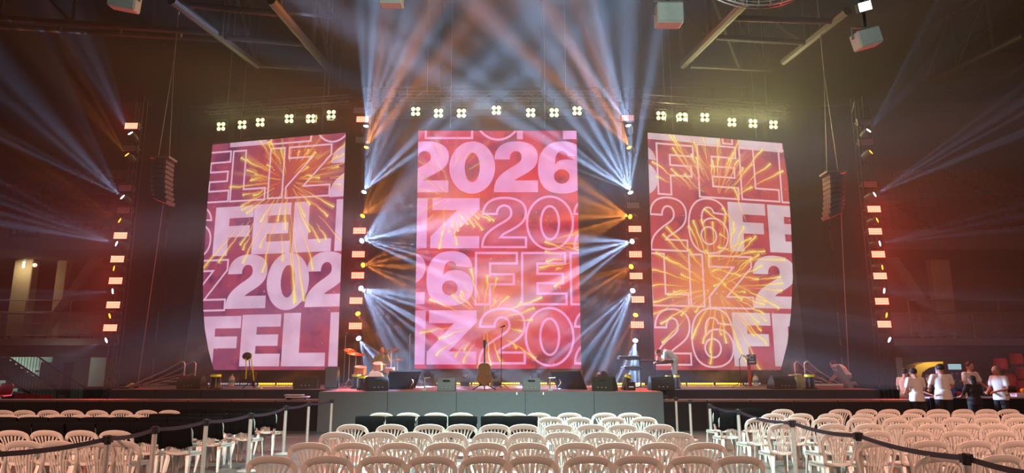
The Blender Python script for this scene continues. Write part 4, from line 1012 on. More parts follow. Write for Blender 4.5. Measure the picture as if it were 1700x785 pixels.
BLOCKS = {
 'centre': [
  (685, [633, 676, 723, 767, 822, 857, 895, 946, 1001, 1045], []),
  (692, [617, 666, 720, 770, 822, 868, 914, 961, 1015, 1067], [0, 1, 2, 3, 4, 5]),
  (704, [586, 652, 712, 765, 819, 872, 926, 980, 1035, 1093], []),
  (717, [562, 626, 690, 749, 814, 874, 934, 999, 1060, 1124], []),
  (734, [511, 586, 664, 737, 808, 879, 956, 1024, 1097, 1172], []),
  (756, [452, 541, 633, 719, 801, 886, 974, 1059, 1146, 1229], [])],
 'left': [
  (680.5, [8, 42, 82, 121, 163, 205, 244, 283, 322, 362, 402, 442], [8, 9, 10, 11]),
  (688, [12, 50, 92, 137, 179, 227, 272, 316, 360, 402], [6, 7, 8, 9]),
  (694, [10, 58, 109, 160, 207, 254, 300, 347], [0, 1, 2, 3, 4, 5, 6, 7]),
  (703, [30, 84, 138, 190, 243, 294], [0, 1, 2, 3, 4, 5]),
  (714, [22, 80, 139, 195], []),
  (731, [-22, 40, 101, 160, 205], [])],
 'right': [
  (679, [1200, 1246, 1298, 1394, 1436, 1474, 1517, 1557, 1596, 1635, 1674], [0, 1]),
  (686, [1214, 1284, 1328, 1377, 1430, 1473, 1510, 1556, 1598, 1639, 1683], [0]),
  (693, [1258, 1321, 1370, 1426, 1483, 1530, 1584, 1639, 1687], []),
  (703, [1300, 1380, 1440, 1493, 1544, 1602, 1651, 1698], []),
  (715, [1392, 1450, 1518, 1586, 1659], []),
  (731, [1451, 1542, 1613, 1685], []),
  (754, [1558, 1657], [])],
}
kk = 0
for blk, rows_ in BLOCKS.items():
    for r, (py, xs_, cov) in enumerate(rows_):
        for i, px in enumerate(xs_):
            p = on_floor(px, py, .878); rz = rnd.uniform(-.06, .06) + (0 if blk == 'centre' else (-.05 if blk == 'left' else .05))
            ln, rn = ORD[i + 1], ORD[r + 1]
            side = 'the %s block' % blk if blk != 'centre' else 'the centre block'
            loc = Vector((p.x, p.y + .30, 0)) + Vector((rnd.uniform(-.01, .01), 0, 0))
            c = i in cov
            
            lab = ('cloth covered white chair, %s from left in the %s row from stage, %s' if c else 'white slatted plastic chair, %s from left in the %s row from stage, %s') % (ln, rn, blk + ' block')
            chair(loc, rz, lab, 'white plastic chairs, %s row of %s' % (rn, side))
            if c:
                o = bpy.data.objects.new('cloth_cover', _covers[kk % 4]); kk += 1; COL.objects.link(o); o.location = loc; o.rotation_euler = (0, 0, rz)
                tag(o, 'black cloth over the chair %s from left, %s row from stage, %s' % (ln, rn, blk + ' block'), 'chair cover', 'black cloths over chair backs')

# ------------------------------------------------------------ belt posts
POSTS_L = [(180, 722, 'near'), (258, 707), (343, 695), (417, 685), (475, 673), (513, 667), (551, 662)]
POSTS_R = [(1603, 752), (1424, 717), (1315, 697), (1225, 679), (1178, 670), (1145, 663), (1122, 659), (1106, 656)]
PH = .96
pp = thing('belt_post', 'x', 'queue post')
MB().lathe([(.16, 0), (.165, .015), (.14, .03), (.04, .045)], n=28).build('base', M_CHROME, pp, smooth=30)
MB().lathe([(.032, .04), (.032, .88)], n=20).build('pole', M_CHROME, pp, smooth=30)
c_ = MB(); c_.lathe([(.036, .86), (.036, PH - .01), (.03, PH)], n=20); c_.box((0, 0, .915), (.1, .05, .075)); c_.build('belt_head', M_BPLAS, pp, smooth=30)
M_BELT = mat('navy_belt_webbing', (52, 44, 62), .55, 0, .15, 30)
firstp = True
for nm, lst in (('left', POSTS_L), ('right', POSTS_R)):
    P = []
    for i, q in enumerate(lst):
        p = on_floor(q[0], q[1], PH); P.append(p); o = pp if firstp else copy_tree(pp); firstp = False
        o.location = (p.x, p.y, 0); o['group'] = 'belt posts on the %s aisle' % nm
        o['label'] = 'steel belt post with black head, %s from the camera on the %s aisle' % (ORD[i + 1], nm)
    for i, p in enumerate(P): 
        d = (P[min(i + 1, len(P) - 1)] - P[max(i - 1, 0)]); 
    # belts
    ends = [(P[i], P[i + 1]) for i in range(len(P) - 1)]
    first_ = P[0] + (P[0] - P[1]).normalized() * (2.4 if nm == 'left' else 2.2)
    if nm == 'left':
        first_ = on_floor(-10, 757, .90); first_.z = PH
    else: first_ = on_floor(1760, 790, .93); first_.z = PH
    ends = [(first_, P[0])] + ends
    for j, (a, b) in enumerate(ends):
        if nm == 'right' and j > 4: continue
        if nm == 'left' and j == 4 + 2: pass
        d = (b - a); L = d.length; u = d.normalized(); sd = Vector((-u.y, u.x, 0)); a2 = a + u * (.055 if j else 0); b2 = b - u * .055
        m_ = MB(); n = 12; vs = []
        for k in range(n + 1):
            f = k / n; q = a2.lerp(b2, f); sag = .03 * 4 * f * (1 - f) * (L / 1.6)
            for dz in (-.025, .025):
                for s_ in (-.0015, .0015): vs.append((q.x + sd.x * s_, q.y + sd.y * s_, PH - .045 - sag + dz))
        fs = []
        for k in range(n):
            o_, o2 = k * 4, k * 4 + 4
            fs += [(o_, o2, o2 + 2, o_ + 2), (o_ + 1, o_ + 3, o2 + 3, o2 + 1), (o_, o_ + 1, o2 + 1, o2), (o_ + 2, o2 + 2, o2 + 3, o_ + 3)]
        fs += [(0, 2, 3, 1), (n * 4, n * 4 + 1, n * 4 + 3, n * 4 + 2)]
        tag(m_.add(vs, fs).build('retractable_belt', M_BELT, smooth=60), 'dark belt stretched between posts, %s span from the camera on the %s aisle' % (ORD[j + 1], nm), 'barrier belt', 'belts on the %s aisle' % nm)
# ------------------------------------------------------------ gear on the stage
SZ = STAGE_Z
def wedge(label, px, Y, w=.72, face='up', rz=0, m_=None, h=.40, d=.52):
    """floor monitor: sloped baffle towards the player (face 'back') or towards the hall ('front')"""
    p = at(px, 636, Y); m_ = m_ or M_BPLAS
    t = thing('monitor_wedge', label, 'floor monitor', (p.x, Y, SZ), rz, group='floor monitors')
    sg = -1 if face == 'front' else 1
    poly = [(-sg * d / 2, 0), (sg * d / 2, 0), (sg * d / 2, .10), (sg * d * .02, h), (-sg * d * .30, h), (-sg * d / 2, h * .55)]
    MB().prismx(poly, -w / 2, w / 2).build('cabinet', m_, t, bevel=.012)
    # grille on the slope
    y0, z0, y1, z1 = sg * d / 2, .10, sg * d * .02, h; nx, nz = (z1 - z0) * sg, -(y1 - y0) * sg; L = math.hypot(nx, nz); nx /= L; nz /= L
    if sg < 0: nx, nz = -abs(nx), abs(nz)
    else: nx, nz = abs(nx), abs(nz)
    ang = atan2(z1 - z0, (y1 - y0))
    g = MB(); g.box(((0), (y0 + y1) / 2 + nx * .008, (z0 + z1) / 2 + nz * .008), (w * .88, math.hypot(y1 - y0, z1 - z0) * .86, .014), (ang if sg > 0 else ang, 0, 0)); g.build('grille', mat('monitor_grille', (70, 70, 66), .6, .3), t)
    if face == 'back':
        hb = MB(); hb.box((0, -d * .38, h * .8 + .005), (.2, .09, .012), (.75, 0, 0)); hb.build('handle', M_BLACK, t)
        c = MB()
        for i in range(3): c.lathe([(.02, 0), (.02, .012)], (-.12 + i * .12, -d / 2 - .002, .1), 10, (pi / 2, 0, 0))
        c.build('connectors', M_STEEL, t)
    for sx in (-1, 1): MB().box((sx * w * .4, 0, h + .004), (.05, d * .3, .01)).build('corner_pad', M_BLACK, t) if False else None
    return t
M_WGREY = mat('monitor_cloth_grey', (96, 104, 104), .8, 0, .1, 30)
M_WGREEN = mat('monitor_olive_black', (50, 50, 44), .85, spec=.15)
wedge('black floor monitor with red side on the left side stage beside the handrails', 320, 22.2, .78, 'back', -.12, M_WGREEN)
wedge('olive black floor monitor on the left side stage near the tall loudspeaker', 510, 22.4, .76, 'back', .1, M_WGREEN)
wedge('dark floor monitor in front of the drummer with a white tag', 624, 20.2, .62, 'back', .5)
wedge('grey fronted floor monitor left of the guitar stand', 742, 20.0, .50, 'back', 0, M_WGREY, .36)
wedge('grey fronted floor monitor right of the guitar stand', 882, 20.0, .50, 'back', 0, M_WGREY, .36)
wedge('dark floor monitor beside the right tilted screen', 1004, 20.1, .62, 'back', -.45, M_WGREEN)
wedge('reddish lit floor monitor in front of the keyboard player', 1097, 20.9, .7, 'back', .05, M_WGREEN)
wedge('dark floor monitor with connectors on the right side stage', 1297, 22.2, .74, 'back', .12, M_WGREEN)
# tilted teleprompter screens at the stage edge
def prompter(label, px, sgn):
    Y = 21.6; p = at(px, 636, Y)
    t = thing('floor_monitor_screen', label, 'floor screen', (p.x, Y, SZ), group='tilted floor screens')
    rot = (R(-58), 0, sgn * .75)
    MB().box((0, 0, .27), (1.15, .68, .06), rot).build('screen_housing', M_BLACK, t, bevel=.01)
    c = Vector((0, 0, .27)) + Euler(rot).to_matrix() @ Vector((0, 0, .034))
    MB().box(c, (1.06, .6, .006), rot).build('display', mat('prompter_glass', (14, 11, 15), .55, 0, .1, spec=.2), t)
    b = MB()
    for s_ in (-.35, .35):
        b.tube([(s_, -.25, .02), (s_, .22, .02), (s_, .12, .38)], .015, 6); b.tube([(s_, -.22, .02), (s_, .0, .3)], .012, 6)
    b.build('folding_stand', M_BLACK, t)
    cb = MB(); pts = [(sgn * .3 + .05 * sin(i), -.1 + .02 * i * cos(i * 1.3), .3 - min(i, 5) * .055) for i in range(9)]
    cb.tube(pts, .012, 6); cb.build('cable', M_ALU, t)
prompter('tilted black floor screen between the drummer and the guitar', 668, 1)
prompter('tilted black floor screen right of the guitar at the stage edge', 944, -1)
for lab, px, Y in (('thin white stand with a pale foot left of the guitar', 705, 20.0), ('thin white stand with a pale foot right of the guitar', 913, 20.0)):
    p = at(px, 640, Y); t = thing('pedal_stand', lab, 'stand', (p.x, Y, SZ))
    MB().box((0, 0, .03), (.14, .18, .06)).build('foot', mat('pale_green_plastic', (150, 170, 165), .5), t, bevel=.01)
    MB().tube([(0, 0, .06), (.0, 0, .36)], .018, 8).build('pole', M_ALU, t)
    MB().tube([(-.03, 0, .36), (.16, 0, .37)], .014, 8).build('crossbar', M_ALU, t)
# round moving lights standing behind
mh = None
for i, (px, lab) in enumerate([(712, 'first from the left'), (772, 'second from the left'), (823, 'third from the left'), (887, 'fourth from the left'), (943, 'fifth from the left'), (1000, 'sixth, right of the tilted screen'), (1240 - 230, '')][:6]):
    Y = 26.2 if i < 5 else 23.5; p = at(px, 636, Y)
    if mh is None:
        mh = thing('wash_light', 'x', 'moving light')
        MB().box((0, 0, .06), (.34, .3, .12)).build('base', M_BLACK, mh, bevel=.015)
        y = MB(); 
        for s_ in (-1, 1): y.box((s_ * .19, 0, .27), (.03, .1, .36))
        y.box((0, 0, .13), (.40, .1, .03)); y.build('yoke', M_BLACK, mh, bevel=.006)
        MB().lathe([(.0001, .13), (.10, .12), (.155, .05), (.165, -.04), (.15, -.1), (.12, -.12)], (0, 0, .40), 22, (pi / 2 - .25, 0, 0)).build('head', M_BPLAS, mh)
        MB().lathe([(.0001, -.12), (.08, -.125), (.125, -.11)], (0, 0, .40), 22, (-pi / 2 - .25 + .0, 0, 0)).build('lens', mat('dark_lens', (60, 62, 70), .1, .5), mh)
        o = mh
    else: o = copy_tree(mh)
    o.location = (p.x, Y, SZ); o.rotation_euler = (0, 0, (i % 3 - 1) * .5)
    o['label'] = 'unlit round black moving light on the stage, %s' % lab; o['group'] = 'moving lights under the centre screen'
# canisters with yellow bands
def canister(label, px, Y, lean=0, h=.5, r=.13):
    p = at(px, 640, Y); t = thing('effect_canister', label, 'effect machine', (p.x, Y, SZ), rot=(0, lean, 0), group='black canisters with yellow bands')
    b = MB(); b.lathe([(r * .9, 0), (r, .02), (r, h * .8), (r * 1.04, h * .82)], n=22); b.build('body', M_BPLAS, t)
    MB().lathe([(r * 1.06, h * .80), (r * 1.08, h * .82), (r * 1.08, h * .95), (r * 1.06, h * .96)], n=22).build('yellow_band', M_YELLOW, t)
    MB().lathe([(r * 1.0, h * .93), (r * 1.0, h), (r * .6, h * 1.02), (r * .55, h * .9)], n=22).build('rim', M_BLACK, t)
    s_ = MB()
    for k in range(6):
        a = k * pi / 3; s_.box((cos(a) * r * 1.02, sin(a) * r * 1.02, h * .42), (.03, .03, h * .6), (0, 0, a))
    s_.build('ribs', mat('canister_grey', (110, 112, 112), .5, .3), t)
    ft = MB(); ft.box((0, 0, .02), (r * 2.6, r * 1.6, .04)); ft.build('foot', M_BLACK, t, bevel=.008)
    return t
canister('black canister with yellow band left of the left screen corner', 357, 21.9, 0, .46, .15)
canister('black canister with yellow band beside the tall loudspeaker', 591, 22.3, 0, .46, .13)
canister('black canister with yellow band on the right side stage beside the folded stairs', 1345, 21.9, 0, .46, .14)
canister('leaning black canister with yellow band beside the keyboard rig', 1036, 20.9, .32, .46, .09)
canister('left one of two yellow banded canisters at the feet of the keyboard player', 1110, 22.0, 0, .42, .085)
canister('right one of two yellow banded canisters at the feet of the keyboard player', 1124, 22.1, 0, .44, .085)
canister('yellow banded canister in front of the drum kit', 602, 21.0, 0, .42, .12)
# small black battery box near the leaning canister
p = at(1047, 642, 20.6); t = thing('power_box', 'small black box with white marks beside the leaning canister', 'box', (p.x, 20.6, SZ))
MB().box((0, 0, .12), (.26, .22, .24)).build('case', M_BLACK, t, bevel=.015); MB().box((0, -.113, .1), (.14, .006, .03)).build('label_strip', M_WHITE, t); MB().tube([(-.08, 0, .24), (-.06, 0, .29), (.06, 0, .29), (.08, 0, .24)], .01, 6).build('handle', M_BLACK, t)
# tall loudspeaker
p = at(551, 640, 22.6); t = thing('stage_loudspeaker', 'tall grey black loudspeaker standing left of the drum kit', 'loudspeaker', (p.x, 22.6, SZ), .1)
MB().box((0, 0, .34), (.42, .38, .68)).build('cabinet', mat('speaker_cabinet', (66, 76, 84), .7), t, bevel=.03)
MB().box((0, -.195, .34), (.37, .012, .62)).build('grille', mat('speaker_grille', (84, 96, 104), .6, .2), t, bevel=.004)
MB().lathe([(.0001, -.004), (.03, -.004), (.035, 0)], (0, -.202, .24), 16, (-pi / 2, 0, 0)).build('badge', mat('speaker_badge', (50, 110, 140), .5), t)
# stair units with aluminium rails
def stairs(label, x_top, x_bot, Y, sgn):
    a = at(x_top, 640, Y).x; b = at(x_bot, 640, Y).x
    t = thing('stage_stair', label, 'stair', (a, Y, SZ), group='aluminium stage stairs')
    L = b - a
    for j, yy in enumerate((0, .8)):
        r_ = MB(); top = .86
        pts = [(0, yy, .02), (0, yy, .5), (sgn * .0, yy, top - .12)] + [(sgn * (-.12 + .12 * cos(q)) * 1.0, yy, top - .12 + .12 * sin(q)) for q in (.4, .8, 1.2, 1.57)] + [(L * .35 - sgn * 0, yy, top * .66), (L, yy, .05)]
        pts = [(x if x * sgn <= 0 or True else x, y_, z) for x, y_, z in pts]
        r_.tube(pts, .022, 8); r_.build('handrail', M_ALU, t)
        m2 = MB(); m2.tube([(0, yy, .46), (L * .98, yy, -.0 + .03)], .016, 8); m2.build('mid_rail', M_ALU, t)
    s_ = MB()
    for k in range(3): s_.box((L * (.15 + .22 * k), .4, .3 - k * .1), (.26, .74, .03))
    s_.build('treads', M_STEEL, t)
    f = MB()
    for yy in (0.02, .78): f.box((L * .4, yy, .03), (abs(L) * .9, .03, .06))
    f.build('frame', M_STEEL, t)
stairs('aluminium stage stair with looped handrails at the left end of the stage', 304, 216, 23.2, 1)
stairs('aluminium stage stair with looped handrails at the right end of the stage', 1338, 1400, 23.2, -1)
p = at(205, 643, 21.9); t = thing('cable_ramp', 'small yellow edged cable ramp at the left end of the stage', 'cable ramp', (p.x, 21.9, SZ))
MB().prism([(-.3, 0), (.3, 0), (.2, .06), (-.2, .06)], -.15, .15).build('ramp_body', M_BPLAS, t); MB().box((.16, 0, .09), (.26, .2, .03), (0, -.6, 0)).build('yellow_lid', mat('dull_yellow', (200, 170, 40), .6), t)
# folded risers and red bars lying beside the right stair
p = at(1375, 640, 23.0); t = thing('folded_platform', 'folded stage platform with dark red top lying on its side at the right', 'folded platform', (p.x, 24.4, SZ))
MB().box((-.15, 0, .62), (.62, .5, .28), (0, .1, 0)).build('top_panel', mat('maroon_panel', (96, 52, 54), .6), t, bevel=.01)
MB().box((.25, .05, .36), (1.15, .45, .05), (0, .95, 0)).build('folded_leaf', M_BPLAS, t, bevel=.006)
f = MB(); f.tube([(-.3, -.3, .55), (-.12, -.3, .55), (.1, -.3, .3), (.3, -.3, .32), (.7, -.3, .02)], .018, 6); f.tube([(-.55, -.3, .02), (.6, -.3, .02)], .025, 6); f.build('frame_tube', M_ALU, t)
for k, (z, c_) in enumerate(((.035, (170, 90, 80)), (.11, (180, 178, 176)))):
    p2 = at(1372, 640, 22.5); tag(MB().box((0, 0, 0), (1.05, .12, .06)).build('stacked_beam', mat('beam_%d' % k, c_, .5, .4), bevel=.008, loc=(p2.x, 22.5, SZ + z)), ('reddish metal beam lying on the right side stage' if k == 0 else 'pale metal beam lying on top of the reddish one'), 'beam')
p = at(1410, 615, 22.9); t = thing('folded_leg_case', 'grey leaning panel the bending man holds at the right', 'panel', (p.x - .05, 22.9, SZ), rot=(0, -.52, 0))
MB().box((0, 0, .42), (.16, .35, .84)).build('panel_body', mat('grey_brown_case', (116, 104, 100), .6), t, bevel=.01); MB().box((-.085, 0, .72), (.01, .3, .05)).build('edge_strip', M_ALU, t)
p = at(1326, 632, 22.9); t = thing('olive_case', 'olive crate standing behind the right floor monitor', 'crate', (p.x - .0, 22.9, SZ))
MB().box((.1, 0, .2), (.42, .35, .4)).build('crate_body', mat('olive_crate', (140, 138, 84), .6), t, bevel=.02); MB().box((-.12, -.02, .42), (.34, .3, .04), (0, -.1, 0)).build('crate_lid', mat('olive_lid', (176, 178, 130), .5), t, bevel=.008); MB().box((-.13, 0, .2), (.05, .3, .4)).build('side_flap', mat('olive_lid', (0, 0, 0)), t)
# CO2 bottles
def bottle(label, px, Y, col):
    p = at(px, 640, Y); t = thing('gas_bottle', label, 'gas bottle', (p.x, Y, SZ), group=None)
    MB().lathe([(.10, 0), (.105, .02), (.105, .26), (.07, .34), (.04, .37)], n=18).build('body', mat('bottle_' + str(px), col, .4), t)
    MB().lathe([(.04, .37), (.045, .42), (.02, .44)], n=12).build('valve', M_STEEL, t)
    MB().lathe([(.107, .12), (.107, .22)], n=18).build('label_band', mat('bottle_band', (90, 150, 170), .5), t)
bottle('pale gas bottle on the stage under the left screen corner', 384, 25.2, (210, 190, 185))
bottle('pale blue and white gas bottle on the stage under the right screen', 1255, 25.2, (205, 215, 215))
p = at(1250, 640, 25.5); t = thing('safety_sign', 'red post with small black sign behind the right gas bottle', 'sign', (p.x - .1, 25.5, SZ))
MB().box((0, 0, .45), (.12, .05, .9)).build('post', mat('red_post', (190, 70, 40), .6), t, bevel=.01); MB().box((.1, -.03, .95), (.34, .03, .36)).build('board', M_BLACK, t, bevel=.006)
s_ = MB(); s_.tube([(.1 + .07 * cos(R(a)), -.052, 1.02 + .07 * sin(R(a))) for a in range(30, 331, 30)], .014, 6); s_.box((.1, -.05, .87), (.2, .01, .05)); s_.build('lettering', M_WHITE, t)
# stands
def mic_stand(label, px, Y, h, boom=None, mic=True, legs=.28, m_=None, thick=.012):
    m_ = m_ or M_BLACK; p = at(px, 640, Y); t = thing('microphone_stand', label, 'microphone stand', (p.x, Y, SZ))
    MB().tube([(0, 0, .03), (0, 0, h)], thick, 8).build('pole', m_, t)
    for k in range(3):
        a = 2 * pi * k / 3 + .5; MB().tube([(0, 0, .18), (legs * cos(a), legs * sin(a), .01)], thick * .8, 6).build('leg', m_, t)
    if boom: MB().tube([(0, 0, h - .05), (boom[0] * .5, 0, h - .02 + boom[1] * .6), (boom[0], 0, h + boom[1])], thick * .8, 6).build('boom', m_, t)
    if mic:
        e = (boom[0], 0, h + boom[1]) if boom else (0, 0, h)
        MB().lathe([(.012, -.1), (.018, 0), (.026, .02), (.028, .05), (.015, .075)], e, 12, (0, .5 if not boom else (1.2 if boom[0] > 0 else -1.2), 0)).build('microphone', M_BPLAS, t)
    return t
mic_stand('tall thin microphone stand in front of the centre screen right of the guitar', 832, 22.0, 1.6, (0.05, .35))
mic_stand('thin grey stand at the left of the drum kit', 570, 23.2, 1.75, None, True, .2, M_STEEL)
mic_stand('thin tall stand right of the drum kit beside the centre screen', 679, 25.0, 1.8, None, True, .2, M_STEEL)
mic_stand('black gooseneck stand on the right side stage', 1230, 23.3, .95, (.12, .15), False)
p = at(1237, 596, 23.3); 
t = thing('clip_lamp', 'pale tipped lamp on the black gooseneck stand', 'lamp', at(1238, 592, 23.3))
MB().box((0, 0, 0), (.2, .05, .05), (0, .5, 0)).build('lamp_head', M_ALU, t, bevel=.01); MB().tube([(-.09, 0, .02), (-.02, .0, -.02), (.02, 0, -.1)], .01, 6).build('arm', M_BLACK, t)
# stand with cap and yellow strap, left
p = at(415, 641, 22.3); t = thing('guitar_stand', 'black stand hung with a cap and a yellow strap before the left screen', 'stand', (p.x, 22.3, SZ))
MB().tube([(0, 0, .1), (-.05, 0, .62), (-.1, 0, 1.05)], .016, 8).build('pole', M_BLACK, t)
for x_, y_ in ((.25, -.1), (-.2, -.1), (.05, .25)): MB().tube([(0, 0, .22), (x_, y_, .01)], .014, 6).build('leg', M_BLACK, t)
MB().sphere((-.16, 0, 1.02), .14, sc=(1.15, .6, .9)).build('cap', M_BLACK, t); 
b_ = MB(); b_.tube([(-.2, -.07, .95), (-.12, -.1, .88), (.0, -.08, .95), (.02, -.06, 1.1)], .022, 6, flat=.5); b_.tube([(-.16, -.09, .9), (-.12, -.09, .6), (-.12, -.08, .3)], .018, 6, flat=.5); b_.tube([(0, -.08, .95), (.08, -.08, .6), (.14, -.08, .25)], .018, 6, flat=.5)
b_.build('strap', M_YELLOW, t)
b_ = MB(); b_.box((.12, -.02, .3), (.1, .1, .45), (0, .15, 0)); b_.build('bag', mat('dark_red_bag', (60, 30, 32), .8), t, bevel=.03)
p = at(442 - 10, 642, 22.0); tag(MB().box((0, 0, .02), (.2, .14, .04)).build('floor_pedal', mat('pale_green_plastic', (0, 0, 0)), bevel=.008, loc=(at(428, 641, 22.2).x + .1, 22.0, SZ)), 'pale floor pedal beside the strap hung stand', 'pedal')
# bass guitar on a stand
p = at(804, 642, 21.0); t = thing('acoustic_bass', 'brown acoustic bass seen from behind at the stage centre', 'guitar', (p.x, 21.0, SZ))
M_WOOD = mat('guitar_wood', (120, 78, 40), .3, 0, .35, 3, stretch=(1, 1, 6))
body = [(0, .16), (.14, .17), (.225, .24), (.24, .34), (.205, .43), (.165, .49), (.17, .56), (.19, .63), (.175, .71), (.11, .775), (.03, .79)]
prof = body + [(-x, z) for x, z in reversed(body[1:])]
MB().prism(prof, -.05, .05).build('body', M_WOOD, t, bevel=.012)
MB().prism([(x * 1.02, .475 + (z - .475) * 1.02) for x, z in prof], -.04, -.03).build('binding', mat('guitar_binding', (200, 180, 120), .4), t)
MB().box((0, -.0, 1.0), (.05, .035, .5)).build('neck', mat('guitar_neck', (80, 54, 34), .4), t, bevel=.008)
h_ = MB(); h_.prism([(-.035, 1.24), (.035, 1.24), (.05, 1.46), (.0, 1.50), (-.05, 1.46)], -.012, .012); h_.build('headstock', mat('guitar_head', (40, 30, 26), .4), t, bevel=.004)
g_ = MB()
for z in (1.30, 1.36, 1.42):
    for s_ in (-1, 1): g_.lathe([(.012, 0), (.018, .02), (.01, .035)], (s_ * .06, 0, z), 8, (0, s_ * pi / 2, 0))
g_.build('tuning_pegs', M_ALU, t)
t = thing('bass_stand', 'black tripod stand under the brown acoustic bass', 'stand', (p.x, 21.02, SZ))
MB().tube([(0, .1, .14), (0, .09, .7)], .016, 8).build('pole', M_BLACK, t)
for x_, y_ in ((-.34, -.12), (.34, -.12), (0, .34), (.02, -.3)): MB().tube([(0, .08, .2), (x_, y_, .012)], .016, 6).build('leg', M_BLACK, t)
MB().tube([(-.12, -.1, .2), (-.11, -.07, .14), (0, .07, .13), (.11, -.07, .14), (.12, -.1, .2)], .014, 8).build('cradle', M_BLACK, t)
# keyboard rig
p = at(1055, 642, 22.6); t = thing('keyboard_stand', 'black column stand left of the keyboard player', 'keyboard stand', (at(1064, 640, 22.9).x, 22.9, SZ))
MB().tube([(0, 0, .02), (0, 0, 1.0)], .028, 8).build('column', M_BLACK, t)
for s_ in (-1, 1): MB().tube([(0, 0, .05), (s_ * .32, -.2, .015)], .02, 6).build('foot', M_BLACK, t)
for z in (.62, .96): MB().tube([(0, 0, z - .04), (-.5, -.15, z - .04)], .018, 6).build('arm', M_BLACK, t)
M_KEYW = mat('key_white', (225, 225, 220), .3)
def keyboard(label, x, Y, z, L, rz, parent=None, rx=0):
    t = thing('keyboard', label, 'keyboard', (x, Y, z), rot=(rx, 0, rz))
    MB().box((0, 0, .05), (L, .3, .1)).build('case', M_BPLAS, t, bevel=.012)
    k = MB(); n = int(L / .035)
    for i in range(n): k.box((-L / 2 + .04 + i * (L - .08) / n, -.09, .106), ((L - .08) / n * .9, .12, .012))
    k.build('white_keys', M_KEYW, t)
    k = MB()
    for i in range(n):
        if i % 7 in (0, 1, 3, 4, 5): k.box((-L / 2 + .04 + (i + .5) * (L - .08) / n, -.065, .115), (.014, .07, .014))
    k.build('black_keys', M_BLACK, t)
    k = MB()
    for i in range(5): k.lathe([(.012, 0), (.01, .02)], (-L / 3 + i * L / 6, .09, .10), 8)
    k.build('knobs', M_STEEL, t)
kx = at(1050, 600, 22.8).x
keyboard('lower keyboard on the column stand left of the keyboard player', kx - .05, 22.75, SZ + .60, .62, .25)
keyboard('upper dark keyboard on the column stand left of the keyboard player', kx - .12, 22.8, SZ + .94 - .02, .72, .15)
t = thing('keyboard_stand', 'thin black stand under the keyboard the bending player touches', 'keyboard stand', (at(1089, 640, 23.4).x, 23.4, SZ))
MB().tube([(0, 0, .02), (0, 0, .92)], .026, 8).build('column', M_BLACK, t)
for s_ in (-1, 1): MB().tube([(0, 0, .05), (s_ * .3, .2, .015)], .018, 6).build('foot', M_BLACK, t)
for s_ in (-1, 1): MB().tube([(0, 0, .78), (.42, s_ * .12, .80)], .016, 6).build('arm', M_BLACK, t)
MB().tube([(-.55, 0, .9), (.05, 0, .9)], .014, 6).build('crossbar', M_BLACK, t)
keyboard('keyboard the bending player in pale clothes leans over', at(1103, 600, 23.4).x, 23.4, SZ + .81, .62, 0)
# drum kit -------------------------------------------------------------
M_DRUM = mat('orange_drum_shell', (226, 128, 30), .3, 0, .12)
M_CYM = mat('cymbal_bronze', (206, 122, 44), .3, .75, .1)
M_SKINW = mat('drum_head', (225, 225, 215), .5)
def drum(nm, label, x, Y, z, r, h, rot, legs=0):
    t = thing(nm, label, 'drum', (x, Y, z), rot=rot, group='drum kit')
    MB().lathe([(r, -h / 2), (r, h / 2)], n=28).build('shell', M_DRUM, t)
    for s_ in (-1, 1):
        MB().lathe([(r * .97, s_ * h / 2), (r * 1.04, s_ * h / 2 - .01), (r * 1.04, s_ * h / 2 + .012), (r * .97, s_ * h / 2 + .014)], n=28).build('hoop', M_CHROME, t)
        MB().lathe([(.0001, s_ * (h / 2 + .004)), (r * .97, s_ * (h / 2 + .004))], n=28).build('drum_head', M_SKINW, t)
    l = MB()
    for k in range(8):
        a = 2 * pi * k / 8; l.tube([(r * 1.03 * cos(a), r * 1.03 * sin(a), -h / 2), (r * 1.03 * cos(a), r * 1.03 * sin(a), h / 2)], .006, 5)
    l.build('lugs', M_CHROME, t)
    for k in range(legs):
        a = 2 * pi * k / legs + .3; MB().tube([(r * cos(a), r * sin(a), .1), (r * 1.05 * cos(a), r * 1.05 * sin(a), -z + SZ + .01)], .01, 6).build('leg', M_CHROME, t)
dx = at(628, 640, 23.2).x; DY = 23.3
drum('bass_drum', 'orange bass drum standing before the drummer', dx - .02, DY - .35, SZ + .27, .26, .4, (pi / 2, 0, 0))
drum('rack_tom', 'small orange tom right before the drummer', dx + .03, DY - .42, SZ + .70, .15, .2, (.35, 0, 0))
drum('floor_tom', 'orange floor tom left of the drummer', dx - .62, DY - .1, SZ + .50, .19, .36, (.2, .1, 0), 3)
drum('snare_drum', 'narrow orange snare drum on the right of the drummer', dx + .36, DY - .1, SZ + .58, .17, .13, (.1, 0, 0), 3)
def cymbal(label, x, Y, z, r, rx, ry, base=True):
    t = thing('cymbal', label, 'cymbal', (x, Y, SZ), group='drum kit cymbals')
    MB().lathe([(.0001, .035), (.03, .03), (.04, .012), (r * .6, .0), (r, -.02), (r, -.023), (r * .6, -.004), (.04, .006)], (0, 0, z), 30, (rx, ry, 0)).build('cymbal_plate', M_CYM, t)
    MB().tube([(0, 0, .2), (0, 0, z + .03)], .011, 8).build('stand_pole', M_CHROME, t)
    for k in range(3):
        a = 2 * pi * k / 3 + .2; MB().tube([(0, 0, .3), (.26 * cos(a), .26 * sin(a), .012)], .01, 6).build('leg', M_CHROME, t)
cx = lambda px, Y: at(px, 600, Y).x
cymbal('orange crash cymbal on the left of the drum kit', cx(593, DY), DY - .2, 1.12, .30, .15, .14)
cymbal('small cymbal on the far left of the drum kit', cx(580, DY), DY, 1.24, .2, .3, .2)
cymbal('bronze ride cymbal at the right of the drummer', cx(650, DY), DY - .1, 1.24, .27, -.1, -.28)
